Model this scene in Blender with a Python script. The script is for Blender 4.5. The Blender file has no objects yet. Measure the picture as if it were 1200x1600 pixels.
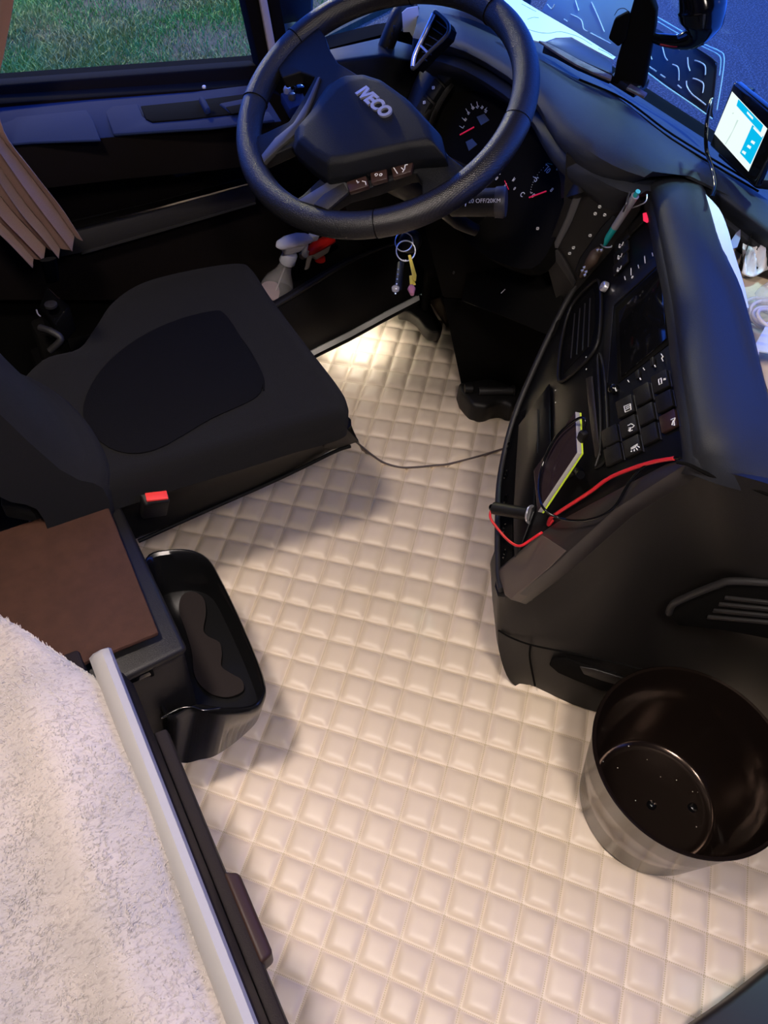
import bpy, bmesh, math, random
from mathutils import Vector as V, Matrix
random.seed(7)
scn = bpy.context.scene
COL = scn.collection

# ------------------------------------------------------------------ camera
HC = 1.35
FPX = 1250.0
CAM = V((0, 0, HC))
M = Matrix(((0.870444, -0.340319, 0.355682), (-0.487226, -0.698745, 0.523801), (0.070272, -0.629237, -0.77403)))
cd = bpy.data.cameras.new('camera')
cam = bpy.data.objects.new('camera', cd)
COL.objects.link(cam)
cd.sensor_fit = 'VERTICAL'; cd.sensor_height = 24.0; cd.lens = FPX / 1600.0 * 24.0
cd.clip_start = 0.02; cd.clip_end = 200
mw = Matrix.Identity(4)
for r in range(3):
    mw[r][0] = M[r][0]; mw[r][1] = -M[r][1]; mw[r][2] = -M[r][2]; mw[r][3] = CAM[r]
cam.matrix_world = mw
scn.camera = cam

# ------------------------------------------------------------------ world, exposure
scn.view_settings.view_transform = 'Standard'
scn.view_settings.look = 'None'
scn.view_settings.exposure = 0.0
scn.view_settings.gamma = 1.0
scn.view_settings.use_curve_mapping = False
w = bpy.data.worlds.new('dusk_sky'); scn.world = w; w.use_nodes = True
wn = w.node_tree; wn.nodes.clear()
wo = wn.nodes.new('ShaderNodeOutputWorld'); wb = wn.nodes.new('ShaderNodeBackground')
wg = wn.nodes.new('ShaderNodeTexGradient'); wt = wn.nodes.new('ShaderNodeTexCoord')
wr = wn.nodes.new('ShaderNodeValToRGB'); wx = wn.nodes.new('ShaderNodeSeparateXYZ')
wn.links.new(wt.outputs['Generated'], wx.inputs[0]); wn.links.new(wx.outputs['Z'], wr.inputs[0])
wr.color_ramp.elements[0].color = (0.016, 0.080, 0.52, 1); wr.color_ramp.elements[1].color = (0.012, 0.060, 0.44, 1)
wn.links.new(wr.outputs[0], wb.inputs[0]); wb.inputs[1].default_value = 7.2
wn.links.new(wb.outputs[0], wo.inputs[0])

def area(name, loc, tgt, size, power, color, spread=180):
    l = bpy.data.lights.new(name, 'AREA'); l.size = size; l.energy = power; l.color = color
    l.spread = math.radians(spread)
    o = bpy.data.objects.new(name, l); COL.objects.link(o); o.location = loc
    o.rotation_euler = (V(tgt) - V(loc)).to_track_quat('-Z', 'Y').to_euler()
    return o
area('ceiling_lamp_rear', (-0.15, 0.42, 1.86), (0.05, 0.55, 0), 0.16, 8.4, (1.0, 0.86, 0.77), 108)
area('ceiling_lamp_front', (0.15, -0.35, 1.86), (0.38, 0.05, 0), 0.22, 7.6, (1.0, 0.88, 0.80), 108)
# added warm light, out of view, to bring up the verge grass
area('verge_fill_light', (1.5, 9.5, 3.5), (2.0, 6.3, -1.3), 0.6, 420.0, (1.0, 0.86, 0.36))
area('street_lamp', (6.0, 8.5, 3.5), (4.2, 6.3, -1.3), 0.8, 170.0, (0.45, 0.70, 1.0))

area('dash_paper_light', (2.75, 1.5, 5.1), (1.2, 1.25, .78), 0.4, 27.0, (0.45, 0.85, 1.0), 50)  # unseen lamp, placed and narrowed to brighten the paper on the dash

# ------------------------------------------------------------------ pixel -> world on real planes
def ray(x, y): return M @ V((x - 600.0, y - 800.0, FPX))
def P(x, y, z): r = ray(x, y); return CAM + r * ((z - HC) / r.z)
def PX(x, y, X): r = ray(x, y); return CAM + r * (X / r.x)
def PY(x, y, Y): r = ray(x, y); return CAM + r * (Y / r.y)
def proj(p):
    c = M.transposed() @ (p - CAM)
    return (600 + c.x / c.z * FPX, 800 + c.y / c.z * FPX)
class Plane:
    def __init__(s, a, b, c=None, n=None):
        s.o = a.copy(); s.n = (n if n is not None else (b - a).cross(c - a)).normalized()
        if s.n.dot(CAM - s.o) < 0: s.n = -s.n
    def at(s, x, y, h=0.0):
        r = ray(x, y); o = s.o + s.n * h
        return CAM + r * ((o - CAM).dot(s.n) / r.dot(s.n))

# ------------------------------------------------------------------ materials
def mat(name, col, rough=0.5, metal=0.0, bump=0.0, bscale=300.0, var=0.0, vscale=8.0, spec=0.5, emit=None, estr=0.0, trans=0.0, alpha=1.0, col2=None, coat=0.0, sheen=0.0):
    m = bpy.data.materials.new(name); m.use_nodes = True
    nt = m.node_tree; b = nt.nodes['Principled BSDF']
    b.inputs['Base Color'].default_value = (*col, 1)
    b.inputs['Roughness'].default_value = rough; b.inputs['Metallic'].default_value = metal
    b.inputs['Specular IOR Level'].default_value = spec
    b.inputs['Transmission Weight'].default_value = trans
    b.inputs['Alpha'].default_value = alpha
    b.inputs['Coat Weight'].default_value = coat
    b.inputs['Sheen Weight'].default_value = sheen
    if emit: b.inputs['Emission Color'].default_value = (*emit, 1); b.inputs['Emission Strength'].default_value = estr
    tc = nt.nodes.new('ShaderNodeTexCoord')
    if bump:
        n = nt.nodes.new('ShaderNodeTexNoise'); n.inputs['Scale'].default_value = bscale; n.inputs['Detail'].default_value = 3
        bp = nt.nodes.new('ShaderNodeBump'); bp.inputs['Strength'].default_value = bump; bp.inputs['Distance'].default_value = 0.002
        nt.links.new(tc.outputs['Object'], n.inputs['Vector']); nt.links.new(n.outputs[0], bp.inputs['Height']); nt.links.new(bp.outputs[0], b.inputs['Normal'])
    if var or col2:
        n = nt.nodes.new('ShaderNodeTexNoise'); n.inputs['Scale'].default_value = vscale; n.inputs['Detail'].default_value = 5
        r = nt.nodes.new('ShaderNodeValToRGB')
        c2 = col2 or tuple(c * (1 - var) for c in col)
        r.color_ramp.elements[0].position = 0.35; r.color_ramp.elements[1].position = 0.65
        r.color_ramp.elements[0].color = (*c2, 1); r.color_ramp.elements[1].color = (*col, 1)
        nt.links.new(tc.outputs['Object'], n.inputs['Vector']); nt.links.new(n.outputs[0], r.inputs[0]); nt.links.new(r.outputs[0], b.inputs['Base Color'])
    return m

K = {}
K['black'] = mat('black_plastic', (0.008, 0.0072, 0.0068), 0.45, spec=0.3, bump=0.25, bscale=900)
K['black_soft'] = mat('soft_dash_plastic', (0.016, 0.018, 0.023), 0.55, spec=.35, bump=0.35, bscale=1100)
K['black_gloss'] = mat('gloss_black', (0.003, 0.003, 0.0035), 0.12)
K['black_matte'] = mat('matte_black', (0.0038, 0.0035, 0.0032), 0.9, spec=0.06)
K['dark_grey'] = mat('dark_grey_plastic', (0.014, 0.013, 0.013), 0.5, bump=0.3, bscale=900)
K['face'] = mat('console_face', (0.004, 0.004, 0.0045), 0.35, spec=.3)
K['satin'] = mat('satin_grey_trim', (0.07, 0.07, 0.075), 0.35, metal=0.3)
K['bezel'] = mat('taupe_bezel', (0.022, 0.018, 0.017), 0.35, bump=0.15, bscale=1200)
K['chrome'] = mat('chrome', (0.85, 0.85, 0.88), 0.28, metal=0.75)
K['steel'] = mat('sill_steel', (0.5, 0.48, 0.45), 0.25, metal=1.0)
K['leather'] = mat('wheel_leather', (0.009, 0.009, 0.010), 0.40, bump=0.5, bscale=700)
K['leather_perf'] = None
K['hub'] = mat('hub_plastic', (0.0045, 0.005, 0.0065), 0.5, spec=.22, bump=0.3, bscale=1000)
K['door_pad'] = mat('door_pad', (0.014, 0.024, 0.066), 0.8, spec=.12, bump=0.2, bscale=1000)  # blue of the dusk sky is put into this base colour
K['door_dark'] = mat('door_dark', (0.008, 0.006, 0.0055), 0.85, spec=0.05, bump=0.3, bscale=700)
K['door_grey'] = mat('door_grey_band', (0.020, 0.018, 0.017), 0.7, bump=0.4, bscale=900)
K['fabric'] = mat('seat_fabric', (0.0072, 0.0066, 0.0064), 0.95, spec=0.15, bump=0.8, bscale=1400, sheen=0.03)
K['fabric2'] = mat('seat_insert_fabric', (0.0042, 0.0039, 0.0046), 0.95, spec=0.12, bump=0.8, bscale=900)
K['rubber'] = mat('black_rubber', (0.004, 0.004, 0.004), 0.6, spec=.2)
K['lid'] = mat('brown_lid_cloth', (0.056, 0.024, 0.014), 0.75, spec=.2, bump=0.6, bscale=1300, var=0.2, vscale=60)
K['liner'] = mat('brown_rubber_liner', (0.014, 0.010, 0.010), 0.8, spec=.2, bump=0.4, bscale=900)
K['rail'] = mat('silver_rail', (0.36, 0.345, 0.335), 0.6, metal=0.1, spec=.3)
K['rail_dark'] = mat('bunk_side_brown_black', (0.014, 0.0095, 0.008), 0.6, spec=.15, bump=0.2, bscale=600)
K['curtain'] = mat('curtain_cloth', (0.27, 0.14, 0.105), 0.9, bump=0.5, bscale=1500, sheen=0.2)
K['white'] = mat('white_plastic', (0.75, 0.76, 0.85), 0.35)
K['red'] = mat('red_plastic', (0.75, 0.02, 0.015), 0.35)
K['redbuckle'] = mat('red_buckle', (0.75, 0.045, 0.04), 0.5)
K['redcable'] = mat('red_cable', (0.65, 0.02, 0.03), 0.35)
K['ink'] = mat('white_print', (0.75, 0.75, 0.75), 0.6)
K['needle'] = mat('red_needle', (0.6, 0.01, 0.03), 0.5, emit=(1, 0.02, 0.08), estr=0.25)
K['led'] = mat('red_lamp', (0.9, 0.02, 0.05), 0.4, emit=(1, 0.03, 0.10), estr=0.9)
K['yellow'] = mat('yellow_tag', (0.75, 0.55, 0.05), 0.5)
K['lime'] = mat('lime_edge', (0.65, 0.85, 0.05), 0.4)
K['purple'] = mat('purple_glass', (0.30, 0.12, 0.18), 0.15)
K['teal'] = mat('teal_barrel', (0.02, 0.42, 0.42), 0.25)
K['pengrey'] = mat('pen_clear_grey', (0.28, 0.27, 0.30), 0.15)
K['paper'] = mat('white_paper', (0.75, 0.82, 0.88), 0.7)
K['tissue'] = mat('tissue_paper', (0.75, 0.72, 0.74), 0.9, bump=0.8, bscale=200)
K['mask'] = mat('pale_blue_mask', (0.55, 0.66, 0.85), 0.9)
K['beige'] = mat('beige_cloth', (0.62, 0.50, 0.36), 0.85, bump=0.3, bscale=300)
K['wood'] = mat('weathered_grey_trim', (0.15, 0.115, 0.105), 0.6, bump=0.8, bscale=150, var=0.6, vscale=40)
K['brownbead'] = mat('brown_cord', (0.05, 0.03, 0.02), 0.6)
K['screen_off'] = mat('phone_glass', (0.035, 0.022, 0.024), 0.08)
K['scr_white'] = mat('screen_white', (0.0, 0.0, 0.0), 0.3, emit=(0.88, 1.0, 0.98), estr=1.0)
K['scr_cyan'] = mat('screen_cyan', (0.0, 0.0, 0.0), 0.3, emit=(0.0, 0.50, 0.85), estr=1.0)
K['scr_grey'] = mat('screen_grey', (0.0, 0.0, 0.0), 0.3, emit=(0.60, 0.78, 0.72), estr=1.0)
K['scr_dim'] = mat('screen_digits', (0.0, 0.0, 0.0), 0.3, emit=(0.012, 0.012, 0.015), estr=1.0)
K['lamp'] = mat('footwell_led', (1, 1, 1), 0.4, emit=(1.0, 0.93, 0.78), estr=14.0)
K['brown_switch'] = mat('brown_switch', (0.035, 0.016, 0.012), 0.4)
K['clear'] = mat('clear_plastic', (0.75, 0.72, 0.72), 0.1, alpha=0.25)
K['cleartube'] = mat('clear_tube', (0.75, 0.70, 0.70), 0.12, alpha=0.55)
K['pinkgel'] = mat('pink_liquid', (0.62, 0.42, 0.45), 0.5, alpha=0.8)
K['plate_pale'] = mat('plate_with_pale_reflection', (0.32, 0.48, 0.56), 0.3, alpha=0.8)  # pale blue reflection is put into this plate's colour
K['plate_dark'] = mat('smoked_embossed_plate', (0.02, 0.022, 0.028), 0.25)
K['plate_edge'] = mat('plate_raised_mark', (0.75, 0.8, 0.9), 0.3)
K['plate_rim'] = mat('plate_rim_and_reflection', (0.5, 0.85, 1.0), 0.3)
K['shell'] = mat('cab_lining', (0.10, 0.09, 0.085), 0.9, bump=0.2, bscale=200)
K['floor'] = mat('cab_floor', (0.02, 0.02, 0.02), 0.8, bump=0.3, bscale=300)
K['crumb'] = mat('crumb', (0.6, 0.58, 0.5), 0.9)
K['mirror'] = mat('mirror_housing', (0.010, 0.011, 0.016), 0.5)
K['strip'] = mat('pale_pillar_strip', (0.6, 0.52, 0.50), 0.6)

def glassmat():
    m = bpy.data.materials.new('window_glass'); m.use_nodes = True; nt = m.node_tree; nt.nodes.clear()
    o = nt.nodes.new('ShaderNodeOutputMaterial'); mx = nt.nodes.new('ShaderNodeMixShader'); t = nt.nodes.new('ShaderNodeBsdfTransparent')
    g = nt.nodes.new('ShaderNodeBsdfGlossy'); g.inputs['Roughness'].default_value = 0.02
    lw = nt.nodes.new('ShaderNodeLayerWeight'); lw.inputs['Blend'].default_value = .5
    pw = nt.nodes.new('ShaderNodeMath'); pw.operation = 'POWER'; pw.inputs[1].default_value = 5.0; nt.links.new(lw.outputs['Facing'], pw.inputs[0])
    f = nt.nodes.new('ShaderNodeMath'); f.operation = 'MULTIPLY_ADD'; f.inputs[1].default_value = .5; f.inputs[2].default_value = .03; nt.links.new(pw.outputs[0], f.inputs[0])
    t.inputs[0].default_value = (0.93, 0.95, 0.95, 1)
    nt.links.new(f.outputs[0], mx.inputs[0]); nt.links.new(t.outputs[0], mx.inputs[1]); nt.links.new(g.outputs[0], mx.inputs[2]); nt.links.new(mx.outputs[0], o.inputs[0])
    return m
K['glass'] = glassmat()

def quiltmat():
    m = bpy.data.materials.new('cream_quilted_vinyl'); m.use_nodes = True; nt = m.node_tree; b = nt.nodes['Principled BSDF']
    b.inputs['Roughness'].default_value = 0.42
    b.inputs['Specular IOR Level'].default_value = 0.45
    uv = nt.nodes.new('ShaderNodeUVMap'); uv.uv_map = 'quilt'
    sp = nt.nodes.new('ShaderNodeSeparateXYZ'); nt.links.new(uv.outputs[0], sp.inputs[0])
    def N(op, a, bb=None):
        n = nt.nodes.new('ShaderNodeMath'); n.operation = op
        for k, v in enumerate((a, bb)):
            if v is None: continue
            if isinstance(v, (int, float)): n.inputs[k].default_value = v
            else: nt.links.new(v, n.inputs[k])
        return n.outputs[0]
    def dl(c):      # distance to the nearest seam
        return N('ABSOLUTE', N('SUBTRACT', N('FRACT', N('ADD', c, 0.5)), 0.5))
    du, dv = dl(sp.outputs[0]), dl(sp.outputs[1])
    su = N('MULTIPLY', N('LESS_THAN', du, 0.02), N('GREATER_THAN', N('FRACT', N('MULTIPLY', sp.outputs[1], 18.0)), 0.35))
    sv = N('MULTIPLY', N('LESS_THAN', dv, 0.02), N('GREATER_THAN', N('FRACT', N('MULTIPLY', sp.outputs[0], 18.0)), 0.35))
    st = N('MAXIMUM', su, sv)
    tc = nt.nodes.new('ShaderNodeTexCoord')
    n1 = nt.nodes.new('ShaderNodeTexNoise'); n1.inputs['Scale'].default_value = 2.2; n1.inputs['Detail'].default_value = 3; nt.links.new(tc.outputs['Object'], n1.inputs['Vector'])
    r = nt.nodes.new('ShaderNodeValToRGB'); r.color_ramp.elements[0].position = .3; r.color_ramp.elements[1].position = .7
    r.color_ramp.elements[0].color = (0.67, 0.555, 0.425, 1); r.color_ramp.elements[1].color = (0.71, 0.59, 0.475, 1)
    nt.links.new(n1.outputs[0], r.inputs[0])
    mx = nt.nodes.new('ShaderNodeMix'); mx.data_type = 'RGBA'
    nt.links.new(st, mx.inputs['Factor']); nt.links.new(r.outputs[0], mx.inputs['A']); mx.inputs['B'].default_value = (0.50, 0.40, 0.26, 1)
    nt.links.new(mx.outputs['Result'], b.inputs['Base Color'])
    n2 = nt.nodes.new('ShaderNodeTexNoise'); n2.inputs['Scale'].default_value = 900; nt.links.new(tc.outputs['Object'], n2.inputs['Vector'])
    bp = nt.nodes.new('ShaderNodeBump'); bp.inputs['Strength'].default_value = .12; bp.inputs['Distance'].default_value = .001
    nt.links.new(n2.outputs[0], bp.inputs['Height']); nt.links.new(bp.outputs[0], b.inputs['Normal'])
    return m
K['quilt'] = quiltmat()

def furmat():
    m = bpy.data.materials.new('grey_white_fleece'); m.use_nodes = True; nt = m.node_tree; b = nt.nodes['Principled BSDF']
    b.inputs['Roughness'].default_value = 1.0; b.inputs['Sheen Weight'].default_value = 0.3; b.inputs['Specular IOR Level'].default_value = 0.1
    tc = nt.nodes.new('ShaderNodeTexCoord')
    mp = nt.nodes.new('ShaderNodeMapping'); mp.inputs['Scale'].default_value = (1.0, 2.3, 1.0); mp.inputs['Rotation'].default_value = (0, 0, 0.9)
    nt.links.new(tc.outputs['Object'], mp.inputs[0])
    n = nt.nodes.new('ShaderNodeTexNoise'); n.inputs['Scale'].default_value = 110; n.inputs['Detail'].default_value = 4; n.inputs['Distortion'].default_value = 0.8
    n3 = nt.nodes.new('ShaderNodeTexNoise'); n3.inputs['Scale'].default_value = 9; n3.inputs['Detail'].default_value = 3
    nt.links.new(mp.outputs[0], n.inputs['Vector']); nt.links.new(tc.outputs['Object'], n3.inputs['Vector'])
    r = nt.nodes.new('ShaderNodeValToRGB'); e = r.color_ramp.elements
    e[0].position = .27; e[0].color = (0.27, 0.245, 0.235, 1); e[1].position = .47; e[1].color = (0.45, 0.405, 0.38, 1)
    nt.links.new(n.outputs[0], r.inputs[0])
    r3 = nt.nodes.new('ShaderNodeValToRGB'); r3.color_ramp.elements[0].color = (.78, .79, .81, 1); r3.color_ramp.elements[1].color = (1.0, .98, .97, 1)
    r3.color_ramp.elements[0].position = .35; r3.color_ramp.elements[1].position = .6
    nt.links.new(n3.outputs[0], r3.inputs[0])
    mx = nt.nodes.new('ShaderNodeMix'); mx.data_type = 'RGBA'; mx.blend_type = 'MULTIPLY'; mx.inputs['Factor'].default_value = 1
    nt.links.new(r.outputs[0], mx.inputs['A']); nt.links.new(r3.outputs[0], mx.inputs['B']); nt.links.new(mx.outputs['Result'], b.inputs['Base Color'])
    bp = nt.nodes.new('ShaderNodeBump'); bp.inputs['Strength'].default_value = .6; bp.inputs['Distance'].default_value = .004
    nt.links.new(n.outputs[0], bp.inputs['Height']); nt.links.new(bp.outputs[0], b.inputs['Normal'])
    return m
K['fur'] = furmat()

def perfmat():
    m = mat('perforated_leather', (0.010, 0.009, 0.009), 0.34); nt = m.node_tree; b = nt.nodes['Principled BSDF']
    tc = nt.nodes.new('ShaderNodeTexCoord'); v = nt.nodes.new('ShaderNodeTexVoronoi'); v.inputs['Scale'].default_value = 520; v.inputs['Randomness'].default_value = 0.15
    bp = nt.nodes.new('ShaderNodeBump'); bp.inputs['Strength'].default_value = .5; bp.inputs['Distance'].default_value = .001
    nt.links.new(tc.outputs['Object'], v.inputs['Vector']); nt.links.new(v.outputs['Distance'], bp.inputs['Height']); nt.links.new(bp.outputs[0], b.inputs['Normal'])
    return m
K['leather_perf'] = perfmat()

def groundmat(name, cols, scale, bump):
    m = bpy.data.materials.new(name); m.use_nodes = True; nt = m.node_tree; b = nt.nodes['Principled BSDF']
    b.inputs['Roughness'].default_value = 0.75
    tc = nt.nodes.new('ShaderNodeTexCoord'); n = nt.nodes.new('ShaderNodeTexNoise'); n.inputs['Scale'].default_value = scale; n.inputs['Detail'].default_value = 8; n.inputs['Roughness'].default_value = .75
    r = nt.nodes.new('ShaderNodeValToRGB'); e = r.color_ramp.elements
    e[0].position = .32; e[0].color = (*cols[0], 1); e[1].position = .72; e[1].color = (*cols[2], 1)
    q = e.new(.5); q.color = (*cols[1], 1)
    nt.links.new(tc.outputs['Object'], n.inputs['Vector']); nt.links.new(n.outputs[0], r.inputs[0]); nt.links.new(r.outputs[0], b.inputs['Base Color'])
    bp = nt.nodes.new('ShaderNodeBump'); bp.inputs['Strength'].default_value = bump; bp.inputs['Distance'].default_value = .02
    nt.links.new(n.outputs[0], bp.inputs['Height']); nt.links.new(bp.outputs[0], b.inputs['Normal'])
    return m
K['soil'] = groundmat('verge_soil', [(0.02, 0.018, 0.010), (0.05, 0.05, 0.016), (0.10, 0.09, 0.03)], 14, .8)
def asphaltmat():
    m = groundmat('wet_asphalt_glints', [(0.014, 0.017, 0.020), (0.034, 0.040, 0.045), (0.42, 0.45, 0.48)], 60, .8)  # palest tone paints sky glints as specks on the asphalt
    return m
K['asphalt'] = asphaltmat()
K['asphalt'].node_tree.nodes['Color Ramp'].color_ramp.elements[2].position = .78
def grassmat():
    m = bpy.data.materials.new('grass_blades'); m.use_nodes = True; nt = m.node_tree; b = nt.nodes['Principled BSDF']
    b.inputs['Roughness'].default_value = 0.6
    g = nt.nodes.new('ShaderNodeNewGeometry'); tc = nt.nodes.new('ShaderNodeTexCoord')
    n = nt.nodes.new('ShaderNodeTexNoise'); n.inputs['Scale'].default_value = 1.4; n.inputs['Detail'].default_value = 3
    r = nt.nodes.new('ShaderNodeValToRGB'); e = r.color_ramp.elements
    e[0].position = .36; e[0].color = (0.28, 0.28, 0.05, 1); e[1].position = .6; e[1].color = (0.07, 0.34, 0.02, 1)
    nt.links.new(tc.outputs['Object'], n.inputs['Vector']); nt.links.new(n.outputs[0], r.inputs[0])
    mx = nt.nodes.new('ShaderNodeMix'); mx.data_type = 'RGBA'; mx.inputs['B'].default_value = (0.40, 0.38, 0.08, 1)
    ml = nt.nodes.new('ShaderNodeMath'); ml.operation = 'MULTIPLY'; ml.inputs[1].default_value = .55
    nt.links.new(g.outputs['Random Per Island'], ml.inputs[0]); nt.links.new(ml.outputs[0], mx.inputs['Factor']); nt.links.new(r.outputs[0], mx.inputs['A'])
    nt.links.new(mx.outputs['Result'], b.inputs['Base Color'])
    return m
K['grass'] = grassmat()

# ------------------------------------------------------------------ mesh building
def worldloc(o):
    p = V((0, 0, 0))
    while o is not None: p += o.location; o = o.parent
    return p
def tag(o, label=None, cat=None, group=None, kind=None):
    if label: o['label'] = label
    if cat: o['category'] = cat
    if group: o['group'] = group
    if kind: o['kind'] = kind
    return o
def thing(name, loc, label, cat, group=None):
    o = bpy.data.objects.new(name, None); COL.objects.link(o); o.location = loc; o.empty_display_size = .05
    return tag(o, label, cat, group)
def catmull(pts, n=8, closed=False):
    if len(pts) < 3 and not closed: return [V(p) for p in pts]
    out = []; m = len(pts); P_ = [V(p) for p in pts]
    rng = range(m) if closed else range(m - 1)
    for i in rng:
        if closed: a, b, c, d = P_[(i - 1) % m], P_[i], P_[(i + 1) % m], P_[(i + 2) % m]
        else: a, b, c, d = P_[max(i - 1, 0)], P_[i], P_[i + 1], P_[min(i + 2, m - 1)]
        for k in range(n):
            t = k / n
            out.append(0.5 * ((2 * b) + (c - a) * t + (2 * a - 5 * b + 4 * c - d) * t * t + (3 * b - a - 3 * c + d) * t ** 3))
    if not closed: out.append(P_[-1])
    return out
class MB:
    def __init__(s): s.v = []; s.f = []
    def add(s, vs, fs):
        o = len(s.v); s.v += [V(v) for v in vs]; s.f += [tuple(i + o for i in f) for f in fs]; return s
    def prism(s, poly, vec):
        n = len(poly); a = [V(p) for p in poly]; b = [p + V(vec) for p in a]
        return s.add(a + b, [tuple(range(n))[::-1], tuple(range(n, 2 * n))] + [(i, (i + 1) % n, n + (i + 1) % n, n + i) for i in range(n)])
    def frustum(s, a, b):
        n = len(a)
        return s.add(list(a) + list(b), [tuple(range(n))[::-1], tuple(range(n, 2 * n))] + [(i, (i + 1) % n, n + (i + 1) % n, n + i) for i in range(n)])
    def box(s, c, sx, sy, sz, R=None):
        c = V(c); R = R or Matrix.Identity(3); vs = []
        for z in (-1, 1):
            for x, y in ((-1, -1), (1, -1), (1, 1), (-1, 1)): vs.append(c + R @ V((x * sx / 2, y * sy / 2, z * sz / 2)))
        return s.add(vs, [(3, 2, 1, 0), (4, 5, 6, 7), (0, 1, 5, 4), (1, 2, 6, 5), (2, 3, 7, 6), (3, 0, 4, 7)])
    def minmax(s, a, b):
        a, b = V(a), V(b); return s.box((a + b) / 2, abs(b.x - a.x), abs(b.y - a.y), abs(b.z - a.z))
    def tube(s, pts, r, n=10, closed=False, smooth=6, flat=1.0):
        pts = catmull(pts, smooth, closed) if smooth > 1 else [V(p) for p in pts]
        m = len(pts); rr = r if isinstance(r, (list, tuple)) else None
        t0 = (pts[1] - pts[0]).normalized(); up = V((0, 0, 1)) if abs(t0.z) < .9 else V((1, 0, 0))
        nx = t0.cross(up).normalized(); vs = []
        for i, p in enumerate(pts):
            t = (pts[(i + 1) % m] - pts[i - 1]) if closed else (pts[min(i + 1, m - 1)] - pts[max(i - 1, 0)])
            if t.length < 1e-9: t = t0
            t = t.normalized(); nx = (nx - t * nx.dot(t)).normalized(); ny = t.cross(nx); t0 = t
            if rr:
                f = i / (m - 1) * (len(rr) - 1); k = min(int(f), len(rr) - 2); R_ = rr[k] * (1 - (f - k)) + rr[k + 1] * (f - k)
            else: R_ = r
            for k in range(n):
                a = 2 * math.pi * k / n; vs.append(p + nx * math.cos(a) * R_ + ny * math.sin(a) * R_ * flat)
        fs = []
        for i in range(m if closed else m - 1):
            for k in range(n):
                j = (i + 1) % m; fs.append((i * n + k, i * n + (k + 1) % n, j * n + (k + 1) % n, j * n + k))
        if not closed: fs += [tuple(range(n))[::-1], tuple((m - 1) * n + k for k in range(n))]
        return s.add(vs, fs)
    def lathe(s, prof, base, axis=(0, 0, 1), n=32, sx=1.0, sy=1.0, xdir=None, cap=True):
        ax = V(axis).normalized(); x = V(xdir) if xdir is not None else (V((1, 0, 0)) if abs(ax.x) < .9 else V((0, 1, 0)))
        x = (x - ax * x.dot(ax)).normalized(); y = ax.cross(x); base = V(base); vs = []
        for r, h in prof:
            for k in range(n):
                a = 2 * math.pi * k / n; vs.append(base + ax * h + x * (math.cos(a) * r * sx) + y * (math.sin(a) * r * sy))
        fs = [(i * n + k, i * n + (k + 1) % n, (i + 1) * n + (k + 1) % n, (i + 1) * n + k) for i in range(len(prof) - 1) for k in range(n)]
        if cap: fs += [tuple(range(n))[::-1], tuple((len(prof) - 1) * n + k for k in range(n))]
        return s.add(vs, fs)
    def grid(s, rows, thick=None, sm=0):
        """rows of points -> sheet; thick = vector giving it depth on the far side; sm = catmull subdivisions both ways"""
        rows = [[V(p) for p in r] for r in rows]
        if sm:
            rows = [catmull(r, sm) for r in rows]
            cols = [catmull([r[i] for r in rows], sm) for i in range(len(rows[0]))]
            rows = [[c[j] for c in cols] for j in range(len(cols[0]))]
        a, b = len(rows), len(rows[0]); vs = [p for r in rows for p in r]
        fs = [(i * b + j, i * b + j + 1, (i + 1) * b + j + 1, (i + 1) * b + j) for i in range(a - 1) for j in range(b - 1)]
        if thick is not None:
            n = len(vs); vs2 = [p + V(thick) for p in vs]; fs2 = [tuple(i + n for i in f[::-1]) for f in fs]
            e = [i * b for i in range(a)]; e2 = [i * b + b - 1 for i in range(a)]; t = list(range(b)); u = [(a - 1) * b + j for j in range(b)]
            loop = t + e2[1:] + u[::-1][1:] + e[::-1][1:-1]
            m = len(loop); fs = fs + fs2 + [(loop[i], loop[i] + n, loop[(i + 1) % m] + n, loop[(i + 1) % m]) for i in range(m)]
            vs = vs + vs2
        return s.add(vs, fs)
    def build(s, name, m, parent=None, smooth=False, bevel=0.0, bseg=2, sub=0, angle=35):
        c = V((0, 0, 0))
        if parent is not None: c = worldloc(parent)
        else:
            mn = V([min(v[i] for v in s.v) for i in range(3)]); mx_ = V([max(v[i] for v in s.v) for i in range(3)])
            c = V(((mn.x + mx_.x) / 2, (mn.y + mx_.y) / 2, mn.z))
        me = bpy.data.meshes.new(name); me.from_pydata([tuple(v - c) for v in s.v], [], s.f); me.validate()
        bm = bmesh.new(); bm.from_mesh(me); bmesh.ops.recalc_face_normals(bm, faces=bm.faces)
        if bevel > 0:
            ed = [e for e in bm.edges if len(e.link_faces) == 2 and e.calc_face_angle(0) > math.radians(angle)]
            bmesh.ops.bevel(bm, geom=ed, offset=bevel, segments=bseg, profile=.5, affect='EDGES', clamp_overlap=True)
        bm.to_mesh(me); bm.free()
        o = bpy.data.objects.new(name, me); COL.objects.link(o)
        me.materials.append(m)
        if parent is not None: o.parent = parent
        else: o.location = c
        if smooth or sub:
            for p in me.polygons: p.use_smooth = True
        elif bevel > 0:
            for p in me.polygons: p.use_smooth = True
            try: me.set_sharp_from_angle(angle=math.radians(40))
            except Exception: pass
        if smooth and not sub:
            try: me.set_sharp_from_angle(angle=math.radians(50))
            except Exception: pass
        if sub:
            md = o.modifiers.new('sub', 'SUBSURF'); md.levels = sub; md.render_levels = sub
        return o
def struct(o): o['kind'] = 'structure'; return o
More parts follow.
